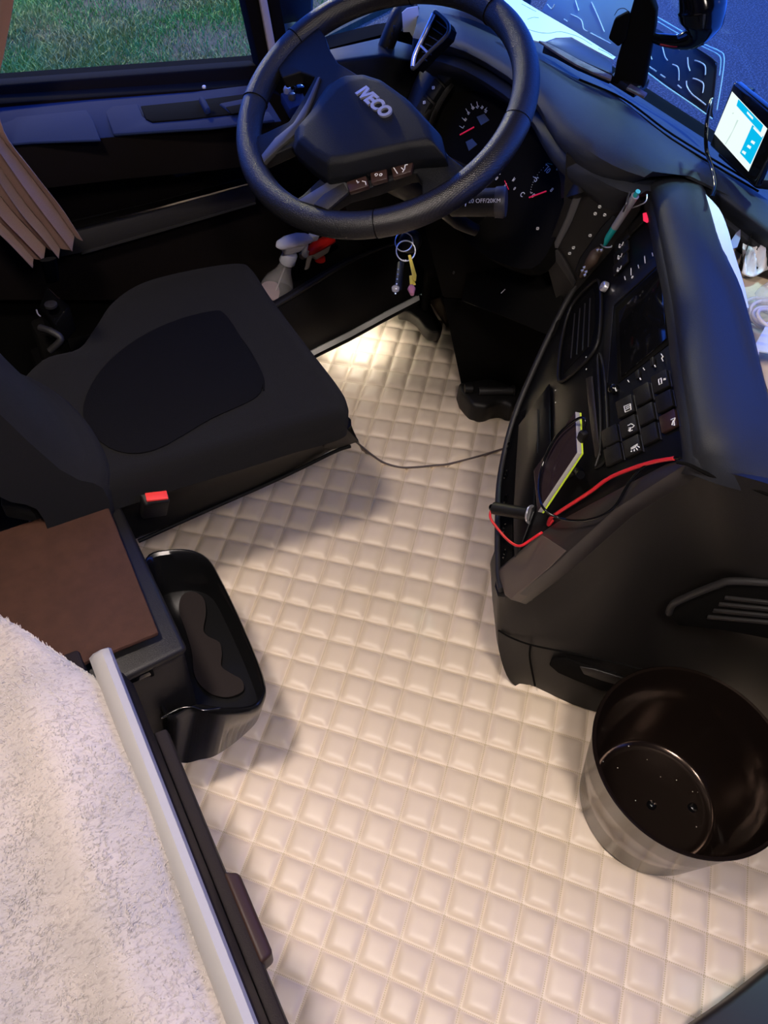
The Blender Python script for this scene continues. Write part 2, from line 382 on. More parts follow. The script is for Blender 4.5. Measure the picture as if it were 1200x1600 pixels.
def textmesh(mb, body, origin, xd, yd, size, depth=0.0005, shear=0.0, font_extr=True, bold=0.0):
    cu = bpy.data.curves.new('t', 'FONT'); cu.body = body; cu.size = 1.0; cu.shear = shear; cu.extrude = 0.01; cu.offset = bold
    cu.align_x = 'CENTER'; cu.align_y = 'CENTER'
    ob = bpy.data.objects.new('t', cu); COL.objects.link(ob)
    dg = bpy.context.evaluated_depsgraph_get(); me = bpy.data.meshes.new_from_object(ob.evaluated_get(dg))
    xd = V(xd); yd = V(yd); zd = xd.cross(yd).normalized()
    mb.add([V(origin) + xd * (v.co.x * size) + yd * (v.co.y * size) + zd * ((v.co.z + .01) / .02 * depth) for v in me.vertices], [tuple(p.vertices) for p in me.polygons])
    bpy.data.objects.remove(ob); bpy.data.meshes.remove(me); bpy.data.curves.remove(cu)
def strokes(mb, lines, r=0.0006):
    for l in lines: mb.tube(l, r, n=5, smooth=1)

# ================================================================== SETTING
# cab floor, walls, ceiling
struct(MB().minmax((-0.75, -1.15, -0.10), (1.35, 1.62, -0.015)).build('floor', K['floor']))
struct(MB().minmax((-0.75, -1.15, 1.95), (1.30, 1.62, 2.0)).build('ceiling', K['shell']))
struct(MB().minmax((-0.80, -1.15, -0.1), (-0.75, 1.62, 2.0)).build('wall_rear', K['shell']))
struct(MB().minmax((-0.8, -1.20, -0.1), (1.35, -1.15, 2.0)).build('wall_right', K['shell']))
# windscreen side
struct(MB().minmax((1.32, -1.15, -0.10), (1.37, 1.62, 0.60)).build('wall_front', K['black_matte']))
struct(MB().minmax((1.22, -1.15, 1.62), (1.30, 1.62, 1.98)).build('trim_1', K['shell']))

# ---- outside ground
G = -1.3
b0, b1 = P(505, 70, G), P(640, 0, G)
d = (b1 - b0).normalized()
far = b1 + d * 12; near = b0 - d * 6
struct(MB().prism([(-12, 1.9, G - .1), (12, 1.9, G - .1), (12, 22, G - .1), (-12, 22, G - .1)], (0, 0, .1)).build('ground', K['asphalt']))
verge = MB().prism([near + V((0, 0, .0)), far, V((-12, 30, G)), V((-14, near.y, G))], (0, 0, .05)).build('grass_verge_soil', K['soil'])
struct(verge)
gm = MB()
nrm = V((-d.y, d.x, 0))
cnt = 0
for k in range(52000):
    px_, py_ = random.uniform(-40, 520), random.uniform(-60, 175)
    p = P(px_, py_, G + .05)
    if (p - b0).dot(nrm) < 0.05 + .08 * random.random(): continue
    cl = math.sin(p.x * 3.1 + 1.3 * math.sin(p.y * 2.3)) * math.sin(p.y * 3.7 + math.cos(p.x * 1.9))
    edge = (p - b0).dot(nrm)
    if random.random() > 0.55 + 0.5 * cl + min(edge, 1) * .15: continue
    h = random.uniform(.02, .055) * (1 + .8 * max(cl, 0)); a = random.uniform(0, 6.28); wd = random.uniform(.002, .0045)
    ln = V((random.gauss(0, .5), random.gauss(0, .5), 0)) * h
    s_ = V((math.cos(a), math.sin(a), 0)) * wd
    mid = p + ln * .35 + V((0, 0, h * .6)); tip = p + ln + V((0, 0, h))
    gm.add([p - s_, p + s_, mid + s_ * .8, mid - s_ * .8, tip], [(0, 1, 2, 3), (3, 2, 4)])
go = gm.build('grass', K['grass']); tag(go, 'green and straw coloured grass on the roadside verge outside the side window', 'grass', kind='stuff')

# ---- driver's door wall, window openings
YW = 1.56
def W(x, y, Y=YW): return PY(x, y, Y)
sill = [W(-260, 154), W(0, 134), W(400, 103), W(438, 97), W(510, 76), W(605, 52)]
zb = -0.1
poly = [V((-0.75, YW, zb)), V((-0.75, YW, sill[0].z))] + sill + [V((1.32, YW, sill[-1].z)), V((1.32, YW, zb))]
struct(MB().prism(poly, (0, .05, 0)).build('wall_left', K['black_matte']))
struct(MB().minmax((-0.75, YW, 1.5), (1.35, YW + .06, 1.97)).build('trim_2', K['shell']))
struct(MB().minmax((-0.75, YW, 0.3), (0.04, YW + .06, 1.95)).build('trim_3', K['door_dark']))
# window rubber / sill rail, in front of the wall
sr = MB(); a0, a1 = W(0, 133, 1.545), W(404, 102, 1.545); c0, c1 = W(0, 166, 1.52), W(404, 133, 1.52)
dx = (a1 - a0) / 404
sr.frustum([a0 - dx * 200, a1, c1, c0 - (c1 - c0) / 404 * 200], [p + V((0, .04, -.005)) for p in (a0 - dx * 200, a1, c1, c0 - (c1 - c0) / 404 * 200)])
struct(sr.build('trim_4', K['door_dark'], bevel=.004))
# front window post, pale strip, A pillar
def post(name, a, b, wpx, m, Y=1.53, t=.04, top=1.95):
    p0, p1 = W(a[0], a[1], Y), W(b[0], b[1], Y)
    q0, q1 = W(a[0] + wpx, a[1], Y), W(b[0] + wpx, b[1], Y)
    e = (p0 - p1).normalized() * .9; e2 = (q0 - q1).normalized() * .9
    return MB().prism([p1, p0 + e, q0 + e2, q1], (0, t, 0)).build(name, m, bevel=.003)
struct(post('window_post', (383, 0), (408, 112), 28, K['door_dark']))
struct(post('trim_5', (406, 0), (424, 98), 12, K['strip'], Y=1.522, t=.01))
struct(post('trim_6', (420, 0), (438, 98), 18, K['door_dark']))
# glass
gp = MB().minmax((0.0, 1.585, 0.55), (1.15, 1.590, 1.55)).build('window_1', K['glass']); struct(gp)
wsb = [V((1.27, 1.56, .62)), V((1.27, -1.15, .62)), V((1.24, -1.15, 1.7)), V((1.24, 1.56, 1.7))]
struct(MB().prism(wsb, (.005, 0, 0)).build('window_2', K['glass']))
# A pillar
struct(MB().frustum([V((1.17, 1.56, .5)), V((1.3, 1.56, .5)), V((1.3, 1.66, .5)), V((1.17, 1.66, .5))], [V((1.12, 1.50, 1.95)), V((1.28, 1.50, 1.95)), V((1.28, 1.62, 1.95)), V((1.12, 1.62, 1.95))]).build('trim_7', K['black_soft'], bevel=.01))

# exterior mirror
mt = thing('door_mirror', W(455, 60, 1.9), 'dark exterior mirror housing outside the front corner of the side window', 'mirror')
MB().frustum([W(428, -90, 1.85), W(495, -90, 1.85), W(492, 25, 1.85), W(470, 62, 1.85), W(434, 58, 1.85)], [W(428, -90, 1.85) + V((.01, .14, 0)), W(495, -90, 1.85) + V((-.01, .14, 0)), W(492, 25, 1.85) + V((-.02, .12, .03)), W(470, 62, 1.85) + V((-.01, .1, .03)), W(434, 58, 1.85) + V((.02, .12, .02))]).build('housing', K['mirror'], mt, bevel=.012, bseg=3)
MB().tube([W(452, 40, 1.86), W(456, 66, 1.84), W(450, 100, 1.80), W(445, 150, 1.68)], [.03, .035, .03, .02], n=12).build('arm', K['mirror'], mt, smooth=True)

# ================================================================== FLOOR MATS
QC = ((0.603398, 0.039731, -0.044409, 7.1e-05, -0.000554, 0.000166), (0.288692, -0.041129, -0.043201, -0.000229, -0.000239, 0.000457))
def quilt_h(i, j):
    def s(t):
        q = abs(t - round(t)); q = min(1.0, q / .40); return 1 - (1 - q) ** 3.2
    return s(i) * s(j)
def wob(x, y): return math.sin(x * 9.1 + 2 * math.sin(y * 5.3)) * math.sin(y * 8.3 + 1.7 * math.cos(x * 6.1))
SEAM = [(0.30, 1.45), (.6, 1.22), (.6613, 1.1248), (.6755, 1.0728), (.6896, 1.0373), (.716, 1.0093), (.7492, .9934), (.8214, .9698), (.8867, .961), (.9556, .9553), (1.3, .93)]
def seamY(x):
    for (a, b), (c, e) in zip(SEAM, SEAM[1:]):
        if x <= c: return b + (e - b) * max(0, (x - a)) / (c - a)
    return .93
def make_mat(name, f, irange, jrange, n, zbase, hp, clamp):
    vs = []; uv = []; i0, i1 = irange; j0, j1 = jrange; A = (i1 - i0) * n + 1; B = (j1 - j0) * n + 1; keep = []
    for a in range(A):
        for b_ in range(B):
            i, j = i0 + a / n, j0 + b_ / n; x, y = f(i, j); ok = True
            if clamp:
                sy = seamY(x)
                if y < sy - .03: ok = False
                y = max(y, sy)
                if y <= sy: hh = 0
                else: hh = quilt_h(i, j) * min(1, (y - sy) / .01)
            else:
                hh = quilt_h(i, j)
                if y > seamY(x) + .02: hh *= 0; 
            if x < -.12 or x > 1.3 or y > 1.545 or y < -.95: ok = False
            hh2 = hp * (1 + .18 * wob(x * 3, y * 3)) * hh
            vs.append((x, y, zbase + hh2 + .0022 * wob(x, y))); uv.append((i, j)); keep.append(ok)
    fs = [(a * B + b_, (a + 1) * B + b_, (a + 1) * B + b_ + 1, a * B + b_ + 1) for a in range(A - 1) for b_ in range(B - 1)]
    fs = [q for q in fs if any(keep[k] for k in q) and all(-.2 < vs[k][0] < 1.315 and -1.0 < vs[k][1] < 1.55 for k in q)]
    me = bpy.data.meshes.new(name); me.from_pydata(vs, [], fs)
    ul = me.uv_layers.new(name='quilt')
    li = [0] * len(me.loops); me.loops.foreach_get('vertex_index', li)
    flat = [c for k in li for c in uv[k]]
    ul.data.foreach_set('uv', flat)
    bm = bmesh.new(); bm.from_mesh(me); loose = [v for v in bm.verts if not v.link_faces]; bmesh.ops.delete(bm, geom=loose, context='VERTS')
    bmesh.ops.recalc_face_normals(bm, faces=bm.faces)
    if sum(fc.normal.z for fc in bm.faces) < 0: bmesh.ops.reverse_faces(bm, faces=bm.faces)
    # hem turned down so that the mat has thickness
    ex = bmesh.ops.extrude_edge_only(bm, edges=[e for e in bm.edges if e.is_boundary])
    for v in ex['geom']:
        if isinstance(v, bmesh.types.BMVert): v.co.z = -.012 if not clamp else zbase - .012
    bm.to_mesh(me); bm.free()
    for p in me.polygons: p.use_smooth = True
    me.materials.append(K['quilt'])
    o = bpy.data.objects.new(name, me); COL.objects.link(o); return o
def fq(i, j):
    i_ = max(-22, min(14, i)); j_ = max(-22, min(16, j)); t = (1, i_, j_, i_ * i_, i_ * j_, j_ * j_)
    return sum(a * b for a, b in zip(QC[0], t)), sum(a * b for a, b in zip(QC[1], t))
def ff(i, j): return .97435 + .03978 * i - .03962 * j, 1.44133 - .02943 * i - .04448 * j
m1 = make_mat('floor_mat', fq, (-21, 14), (-21, 16), 14, -.006, .0095, False)
tag(m1, 'large cream quilted vinyl floor mat covering the middle of the cab floor', 'floor mat')
m2 = make_mat('floor_mat', ff, (-10, 12), (-6, 16), 14, .003, .0085, True)
tag(m2, 'smaller cream quilted mat in the driver footwell, with a curved rear edge', 'floor mat')
bp_ = [V((x, seamY(x), .0045)) for x in (.64, .6613, .6755, .6896, .716, .7492, .79, .8214, .8867, .9556, 1.05)]
MB().tube(bp_, .0022, n=8).build('edge_binding', mat('mat_binding', (0.10, 0.075, 0.075), .6), m2, smooth=True)

# ================================================================== BIN
bc = V((.7118, .1492, 0.006))
K['bin'] = mat('bin_plastic', (0.007, 0.0045, 0.0035), 0.16, spec=.65)
K['bin'].node_tree.nodes['Principled BSDF'].inputs['Specular Tint'].default_value = (1.0, .76, .62, 1)
bt = thing('waste_bin', bc, 'black glossy round plastic bin standing on the cream mat at lower right', 'bin')
Rt, Rb, Hh = .150, .1185, .207
MB().lathe([(Rb - .004, 0), (Rb, .003), (Rb + (Rt - Rb) * .5, Hh * .5), (Rt - .002, Hh - .008), (Rt, Hh - .006), (Rt + .002, Hh - .002), (Rt, Hh), (Rt - .004, Hh - .001), (Rt - .006, Hh - .006), (Rb + (Rt - Rb) * .5 - .006, Hh * .5), (Rb - .010, .020), (Rb - .016, .014), (Rb - .03, .012), (.001, .012)], bc, n=96).build('bucket', K['bin'], bt, smooth=True)
for x, y in ((1018, 1258), (1082, 1262)):
    p = P(x, y, .018); MB().lathe([(.0085, 0), (.0075, .003), (.004, .0055), (.0005, .006)], p, n=20).build('moulded_stud', K['black_gloss'], bt, smooth=True)
cr = MB()
for x, y in ((942, 1190), (982, 1166), (1011, 1187), (1032, 1214), (1057, 1219), (1090, 1238), (993, 1251), (1088, 1292), (965, 1200), (1082, 1237), (1117, 1268), (1048, 1176)):
    p = P(x, y, .0185); r = random.uniform(.0006, .0014); cr.lathe([(r * .4, 0), (r, r * .6), (r * .5, r * 1.3)], p, n=6)
tag(cr.build('crumbs', K['crumb']), 'few pale crumbs lying on the bottom of the black bin', 'crumbs', kind='stuff')

# ================================================================== BUNK
bk = thing('bunk_bed', V((-.3, .1, 0)), 'bunk with a silver front rail and dark brown-black side panel along the left', 'bed')
MB().minmax((-.74, -.9, .0), (-.035, .60, .43)).build('base', K['rail_dark'], bk, bevel=.006)
MB().minmax((-.74, -.9, .43), (-.03, .52, .482)).build('mattress', mat('mattress_cover', (.3, .29, .29), .9), bk, bevel=.02, bseg=3)
# rail : profile swept along Y
rp = [(-.026, .488), (-.020, .506), (-.010, .513), (-.002, .509), (.001, .496), (.0005, .470), (-.012, .462), (-.026, .468)]
rail = MB()
ys = [-.9, -.2, .15, .40, .515, .535, .542]
fac = [1, 1, 1, 1, 1, .75, .35]
rows = []
for y, k in zip(ys, fac):
    rows.append([V((-.010 + (x + .010) * 1.0, y, .488 + (z - .488) * k)) for x, z in rp + rp[:1]])
rail.grid(rows); n8 = len(rp)
rail.f.append(tuple(range((len(rows) - 1) * 9, (len(rows) - 1) * 9 + 8)))
rail.build('silver_rail', K['rail'], bk, smooth=True)['label'] = 'brushed silver rail'
MB().prism([(-.035, -.9, .47), (.003, -.9, .468), (.006, -.9, .45), (.010, -.9, .43), (.012, -.9, .05), (-.035, -.9, .05)], (0, 1.42, 0)).build('side_panel', K['rail_dark'], bk, bevel=.002)
MB().prism([(.011, -.9, .405), (.026, -.9, .402), (.028, -.9, .385), (.026, -.9, .34), (.011, -.9, .33)], (0, 1.36, 0)).build('ledge', K['rail_dark'], bk, bevel=.002)
hp0, hp1 = P(350, 1362, .40), P(413, 1505, .40)
MB().prism([(.024, hp1.y, .405), (.040, hp1.y + .004, .40), (.040, hp0.y - .008, .40), (.024, hp0.y, .405)], (0, 0, -.05)).build('handle', mat('handle_brown', (.03, .015, .012), .5, spec=.25), bk, bevel=.005, bseg=3)

# fleece blanket: a thick folded sheet over the mattress
rows = []
ey = [(-.7, -.9)]
NU, NV = 60, 80
def bx0(y): return -.020 - .004 * math.sin(y * 14) - .003 * math.sin(y * 31 + 1)
def bymax(x): return min(.69, .525 + max(0, -.018 - x) * 1.55) + .006 * math.sin(x * 40)
def bz(x, y):
    x0 = bx0(y); e = bymax(x) - y
    z = .504 + .010 * math.sin(x * 11 + y * 3) * math.sin(y * 6 + .5) + .020 * math.exp(-((x + .085) / .035) ** 2) - .018 * math.exp(-((x - x0) / .010) ** 2)
    return z - .03 * math.exp(-(max(e, 0) / .016) ** 2) - .012 * max(0, (y - .5) / .1)
for a in range(NU + 1):
    u = a / NU; row = []
    for b_ in range(NV + 1):
        v_ = b_ / NV
        x = -.70 + u * (.70 - .020); y = -.55 + v_ * (bymax(x) + .55)
        x += (bx0(y) + .020) * u
        row.append(V((x, y, bz(x, y) + .0016 * math.sin(x * 70 + 8 * math.sin(y * 9)) * math.sin(y * 55 + 3 * math.sin(x * 12)) + .001)))
    rows.append(row)
bl = MB().grid(rows, thick=(0, 0, -.012)).build('fleece_blanket', K['fur'], smooth=True)
tag(bl, 'pale grey fluffy fleece blanket spread over the bunk at lower left', 'blanket')
# pile tufts
fm = MB()
for k in range(26000):
    y = random.uniform(-.12, .70); x = random.uniform(-.42, -.02)
    if x > bx0(y) - .002 or y > bymax(x) - .002: continue
    z = bz(x, y)
    ang = 2.2 + .8 * math.sin(x * 13) + .8 * math.cos(y * 11) + random.gauss(0, .5); l = random.uniform(.003, .0065)
    dirv = V((math.cos(ang), math.sin(ang), 0)); s_ = V((-dirv.y, dirv.x, 0)) * .00045
    p = V((x, y, z)); mid = p + dirv * l * .5 + V((0, 0, .0026)); tip = p + dirv * l + V((0, 0, .0012))
    fm.add([p - s_, p + s_, mid + s_, mid - s_, tip], [(0, 1, 2, 3), (3, 2, 4)])
fo = fm.build('pile', mat('fleece_pile', (.42, .38, .355), .95, spec=.1, sheen=.3), bl); fo['kind'] = 'stuff'

# ================================================================== STORAGE BOX WITH LID
bx = thing('storage_box', V((-.07, .72, 0)), 'black box with a brown cloth covered lid between seat and bunk', 'box')
zl = .415
# oriented footprint from the lid corners
L1, L2, L3 = P(165, 781, zl), P(250, 994, zl), P(150, 1035, zl)
L4 = L1 + (L3 - L2) * 2.3; L3b = L2 + (L3 - L2) * 2.3
MB().prism([L1, L2, L3b, L4], (0, 0, .010)).build('lid', K['lid'], bx, bevel=.004)['label'] = 'brown cloth covered lid'
o1, o2 = P(182, 776, .405), P(292, 1012, .400)
o3 = o2 + (L3 - L2) * 2.1 + V((0, -.012, 0)); o4 = o1 + (L4 - L1)
MB().prism([o1, o2, o3, o4], (0, 0, -.016)).build('rim', K['black'], bx, bevel=.007, bseg=3)
inn = [p + V((0, 0, -.016)) for p in (o1, o2, o3, o4)]
cen = sum(inn, V()) / 4
MB().prism([cen + (p - cen) * .97 for p in inn], (0, 0, -.30)).build('body', K['black'], bx, bevel=.010, bseg=3)
MB().box(P(218, 1052, .375) + V((.0, -.002, 0)), .030, .012, .012).build('latch', K['black_gloss'], bx, bevel=.003)
MB().box(P(218, 1052, .375) + V((.014, .0, 0)), .006, .016, .018).build('latch_catch', K['black_matte'], bx, bevel=.002)

# ================================================================== CUP TRAY
ct = thing('cup_holder_tray', V((.12, .67, .1)), 'black rounded cup holder tray with a wavy brown liner beside the box', 'cup holder')
zr = .275
outer = [(228, 872), (262, 859), (300, 860), (326, 874), (345, 905), (372, 960), (398, 1020), (413, 1062), (414, 1085), (398, 1108), (352, 1112), (322, 1108), (300, 1107), (262, 1122), (245, 1080), (236, 1000), (228, 930)]
op = catmull([P(x, y, zr) for x, y in outer], 5, True)
cc = sum(op, V()) / len(op)
def ringz(k, z, dx=0, dy=0): return [V((cc.x + (p.x - cc.x) * k + dx, cc.y + (p.y - cc.y) * k + dy, z)) for p in op]
kx = .93
botpx = [(235, 930), (262, 905), (300, 905), (322, 915), (340, 945), (362, 990), (385, 1040), (402, 1090), (404, 1122), (377, 1152), (338, 1180), (312, 1187), (287, 1192), (262, 1180), (250, 1120), (242, 1030), (236, 970)]
lowr = catmull([P(x, y, .13) for x, y in botpx], 5, True); lc_ = sum(lowr, V()) / len(lowr)
R_ = [[lc_ + (p - lc_) * .9 - V((0, 0, .012)) for p in lowr], lowr, ringz(1.0, .262), ringz(1.0, zr), ringz(.975, zr + .003), ringz(.945, zr), ringz(.925, .255), ringz(.86, .20, -.002), ringz(.84, .193)]
mb = MB(); n = len(op); vs = [p for r in R_ for p in r]
fs = [(i * n + k, i * n + (k + 1) % n, (i + 1) * n + (k + 1) % n, (i + 1) * n + k) for i in range(len(R_) - 1) for k in range(n)] + [tuple(range(n))[::-1], tuple((len(R_) - 1) * n + k for k in range(n))]
mb.add(vs, fs).build('tub', mat('tray_plastic', (.005, .005, .0055), .25), ct, smooth=True)
lin = [(285, 932), (302, 926), (318, 936), (322, 958), (318, 985), (326, 996), (343, 1005), (347, 1022), (346, 1042), (362, 1054), (378, 1064), (380, 1080), (358, 1090), (332, 1086), (312, 1070), (303, 1050), (300, 1020), (290, 985), (280, 955)]
MB().prism(catmull([P(x, y, .199) for x, y in lin], 4, True), (0, 0, .003)).build('liner', K['liner'], ct)['label'] = 'wavy brown rubber liner'
MB().tube([P(252, 1122, .278), P(278, 1108, .278), P(300, 1105, .278), P(318, 1110, .278), P(345, 1107, .277)], .002, n=8).build('lip_edge', K['black_gloss'], ct, smooth=True)

# ================================================================== DRIVER SEAT
st = thing('driver_seat', V((.25, 1.04, 0)), "black fabric driver's seat left of the steering wheel aisle", 'seat')
def cushion(outl, z0, z1, prof=((1.0, 0), (1.0, .55), (.985, .82), (.95, .96), (.88, 1.0))):
    base = catmull(outl, 5, True); c = sum(base, V()) / len(base); rows = []
    for k, h in prof: rows.append([V((c.x + (p.x - c.x) * k, c.y + (p.y - c.y) * k, z0 + (z1 - z0) * h)) for p in base])
    n = len(base); mb = MB(); vs = [p for r in rows for p in r]
    fs = [(i * n + k, i * n + (k + 1) % n, (i + 1) * n + (k + 1) % n, (i + 1) * n + k) for i in range(len(rows) - 1) for k in range(n)] + [tuple(range(n))[::-1]]
    # domed top
    m = len(rows) - 1; last = rows[-1]
    for q, (k, dz) in enumerate(((.7, .001), (.45, .0), (.2, -.002))):
        ring = [V((c.x + (p.x - c.x) * k, c.y + (p.y - c.y) * k, z1 + dz)) for p in last]
        o = len(vs); vs += ring; fs += [(m * n + j, m * n + (j + 1) % n, o + (j + 1) % n, o + j) for j in range(n)]; m += 1
    vs.append(V((c.x, c.y, z1 - .003))); fs += [(m * n + j, m * n + (j + 1) % n, len(vs) - 1) for j in range(n)]
    return mb.add(vs, fs)
ZS = .46
co = [(372, 421), (395, 430), (425, 475), (480, 548), (536, 622), (544, 650), (530, 667), (450, 690), (380, 712), (270, 745), (160, 780), (60, 800), (20, 740), (20, 640), (60, 580), (120, 560), (150, 522), (178, 482), (225, 452), (300, 432)]
cush = cushion([P(x, y, ZS - .025) for x, y in co], .405, ZS)
cush.build('seat_cushion', K['fabric'], st, smooth=True)
ins = [(330, 487), (352, 492), (378, 530), (408, 582), (410, 605), (395, 625), (330, 655), (238, 705), (170, 700), (130, 650), (150, 590), (200, 540), (265, 505)]
ip = catmull([P(x, y, ZS + .002) for x, y in ins], 4, True)
MB().prism(ip, (0, 0, .002)).build('seat_insert', K['fabric2'], st, bevel=.001)['label'] = 'darker centre panel of the seat cushion'
# piping groove lines on the cushion
MB().tube([P(330, 487, ZS + .003), P(378, 530, ZS + .003), P(408, 582, ZS + .003), P(412, 610, ZS + .003)], .0012, n=6).build('seam', K['fabric2'], st)
# pedestal and skirt
sk_top = [P(548, 655, .40), P(540, 672, .395), P(450, 700, .39), P(300, 745, .385), P(170, 790, .38)]
sk_bot = [P(562, 693, .27), P(540, 692, .27), P(440, 745, .262), P(320, 798, .256), P(205, 845, .25)]
skm = []
for t in (0, .25, .5, .75, .92, 1.0):
    skm.append([a.lerp(b_, t) + V((0, .012 * math.sin(t * math.pi), 0)) for a, b_ in zip(sk_top, sk_bot)])
MB().grid(skm, thick=(-.01, .06, 0), sm=3).build('side_skirt', K['rubber'], st, smooth=True)
for q, (o, r) in enumerate(((0, .0035), (-7, .0018), (-20, .0016))):
    MB().tube([P(x, y + o, z) + V((0, -.004, 0)) for x, y, z in ((546, 695, .272), (520, 704, .272), (440, 743, .264), (320, 796, .258), (215, 843, .252))], r, n=8).build('skirt_ridge', K['dark_grey'] if q else K['rubber'], st, smooth=True)
MB().frustum([V((.04, 1.00, .27)), V((.48, 1.00, .27)), V((.46, 1.24, .27)), V((.04, 1.24, .27))], [V((.04, .92, .37)), V((.46, .90, .37)), V((.45, 1.24, .37)), V((.04, 1.22, .37))]).build('seat_frame', K['black_matte'], st, bevel=.01)
MB().frustum([P(545, 672, .38), P(522, 672, .40), P(505, 700, .30), P(520, 704, .275), P(562, 690, .272)], [q + V((.0, .06, 0)) for q in (P(545, 672, .38), P(522, 672, .40), P(505, 700, .30), P(520, 704, .275), P(562, 690, .272))]).build('front_cover', K['rubber'], st, bevel=.004)
MB().minmax((.06, 1.18, -.005), (.34, 1.40, .28)).build('pedestal', K['black_matte'], st, bevel=.01)
# backrest: leans back from the rear of the cushion
bfr = [[(160, 762), (168, 735), (160, 700), (132, 655), (92, 616), (45, 592), (-20, 578)]]
r0 = [P(x, y, .47) for x, y in bfr[0]]
def up(row, dx, dz, sc=1.0):
    c = sum(row, V()) / len(row); return [V((c.x + (p.x - c.x) * sc + dx, c.y + (p.y - c.y) * sc, p.z + dz)) for p in row]
r1 = up(r0, -.045, .06); r2 = up(r0, -.12, .28, 1.0); r3 = up(r0, -.19, .50, .96); r4 = up(r0, -.22, .56, .8)
MB().grid([up(r0, .0, -.08), r0, r1, r2, r3, r4], thick=(-.09, 0.0, .0), sm=3).build('backrest', K['fabric'], st, smooth=True)
rA = [P(x, y, .44) for x, y in ((150, 770), (128, 735), (95, 705), (50, 680), (-10, 655))]
MB().grid([up(rA, .0, -.05), rA, up(rA, -.06, .12), up(rA, -.14, .34, .95)], thick=(-.03, -.01, 0), sm=3).build('side_bolster', K['fabric'], st, smooth=True)
# recliner cover with knobs
rc = [P(x, y, .43) for x, y in ((0, 700), (60, 735), (118, 775), (110, 790), (60, 800), (0, 790))]
MB().prism(rc, (0, 0, -.03)).build('recliner_cover', K['dark_grey'], st, bevel=.006)
MB().prism([P(x, y, .4345) for x, y in ((0, 722), (22, 734), (52, 756), (54, 766), (35, 768), (0, 752))], (0, 0, -.001)).build('recliner_slot', K['black_matte'], st)
for x, y in ((8, 735), (50, 762)): MB().lathe([(.006, 0), (.006, .006), (.003, .010)], P(x, y, .432), n=16).build('knob', K['dark_grey'], st, smooth=True)
# buckle
Bq = P(242, 792, .40)
MB().frustum([P(218, 772, .425), P(262, 768, .425), P(266, 784, .415), P(226, 790, .415)], [P(218, 800, .36), P(256, 800, .36), P(262, 806, .35), P(222, 812, .35)]).build('buckle_body', K['black'], st, bevel=.003)
MB().prism([P(226, 770, .428), P(260, 766, .428), P(263, 778, .428), P(229, 782, .428)], (0, 0, -.004)).build('buckle_button', K['redbuckle'], st, bevel=.001)['label'] = 'red buckle release button'

# belt bracket by the B pillar
bb = thing('seat_belt_bracket', P(85, 490, .45), 'black seat belt bracket hanging under the curtain behind the seat', 'belt bracket')
MB().frustum([P(72, 445, .50), P(110, 478, .50), P(85, 505, .48), P(60, 480, .48)], [P(72, 445, .50) - V((0, 0, .05)), P(110, 478, .50) - V((0, 0, .05)), P(85, 505, .48) - V((0, 0, .05)), P(60, 480, .48) - V((0, 0, .05))]).build('bracket_cover', K['black_gloss'], bb, bevel=.004)
MB().lathe([(.010, 0), (.010, .004), (.006, .005)], P(80, 478, .505), n=18).build('bolt', K['dark_grey'], bb, smooth=True)
MB().tube([P(62, 512, .47), P(80, 518, .47), P(95, 530, .46), P(78, 548, .44)], .006, n=8).build('lever', K['dark_grey'], bb, smooth=True)
MB().tube([P(82, 440, .52), P(80, 425, .60), P(75, 405, .70)], .011, n=8, flat=.25).build('belt_webbing', K['black_matte'], bb)
MB().tube([P(57, 484, .50), P(59, 490, .50), P(63, 494, .50)], .0012, n=6).build('edge_clip', K['chrome'], bb)
MB().box(P(72, 505, .44) - V((0, 0, .23)), .05, .05, .46).build('upright', K['black_matte'], bb, bevel=.01)

# ================================================================== DRIVER'S DOOR
dr = tag(MB().prism([PY(-120, 170, 1.50), PY(404, 133, 1.50), PY(440, 150, 1.50), PY(520, 300, 1.50), PY(500, 470, 1.50), PY(-120, 470, 1.50)], (0, .055, 0)).build('door_1', K['door_dark'], bevel=.004), kind='structure')
def dslab(name, pts, Y0, dY, m, bev=.003, lab=None, pts2=None):
    a = [PY(x, y, Y0) for x, y in pts]
    b_ = [p + V((0, dY, 0)) for p in a] if pts2 is None else [PY(x, y, Y0 + dY) for x, y in pts2]
    o = MB().frustum(a, b_).build(name, m, dr, bevel=bev); 
    if lab: o['label'] = lab
    return o
# armrest shelf: top surface faces up and has the blue window light in its colour
def shelf(name, top_out, top_in, drop, m, Yo=1.50, slope=.0):
    """top_out: px points against the window, top_in: px points of the inner edge"""
    z0 = PY(*top_out[0], Yo).z; z1 = PY(*top_out[-1], Yo).z
    to = [PY(x, y, Yo) for x, y in top_out]
    ti = []
    for (x, y), o in zip(top_in, to): ti.append(P(x, y, o.z - slope))
    lo = [p - V((0, 0, drop)) for p in ti]; lo2 = [V((p.x, Yo, p.z - drop)) for p in ti]
    mb = MB(); MB().grid([lo2, lo, [p + V((0, -.004, drop * .35)) for p in lo], ti], thick=None).build('armrest_front', K['door_dark'], dr, smooth=True)
    return mb.grid([[p + V((0, .0, .001)) for p in ti], to], thick=(0, 0, -.004)).build(name, m, dr, bevel=.002)
shelf('armrest_shelf', [(-120, 180), (0, 167), (140, 155), (300, 143), (404, 131)], [(-70, 232), (55, 226), (180, 214), (330, 203), (440, 190)], .075, K['door_pad'], slope=.012)
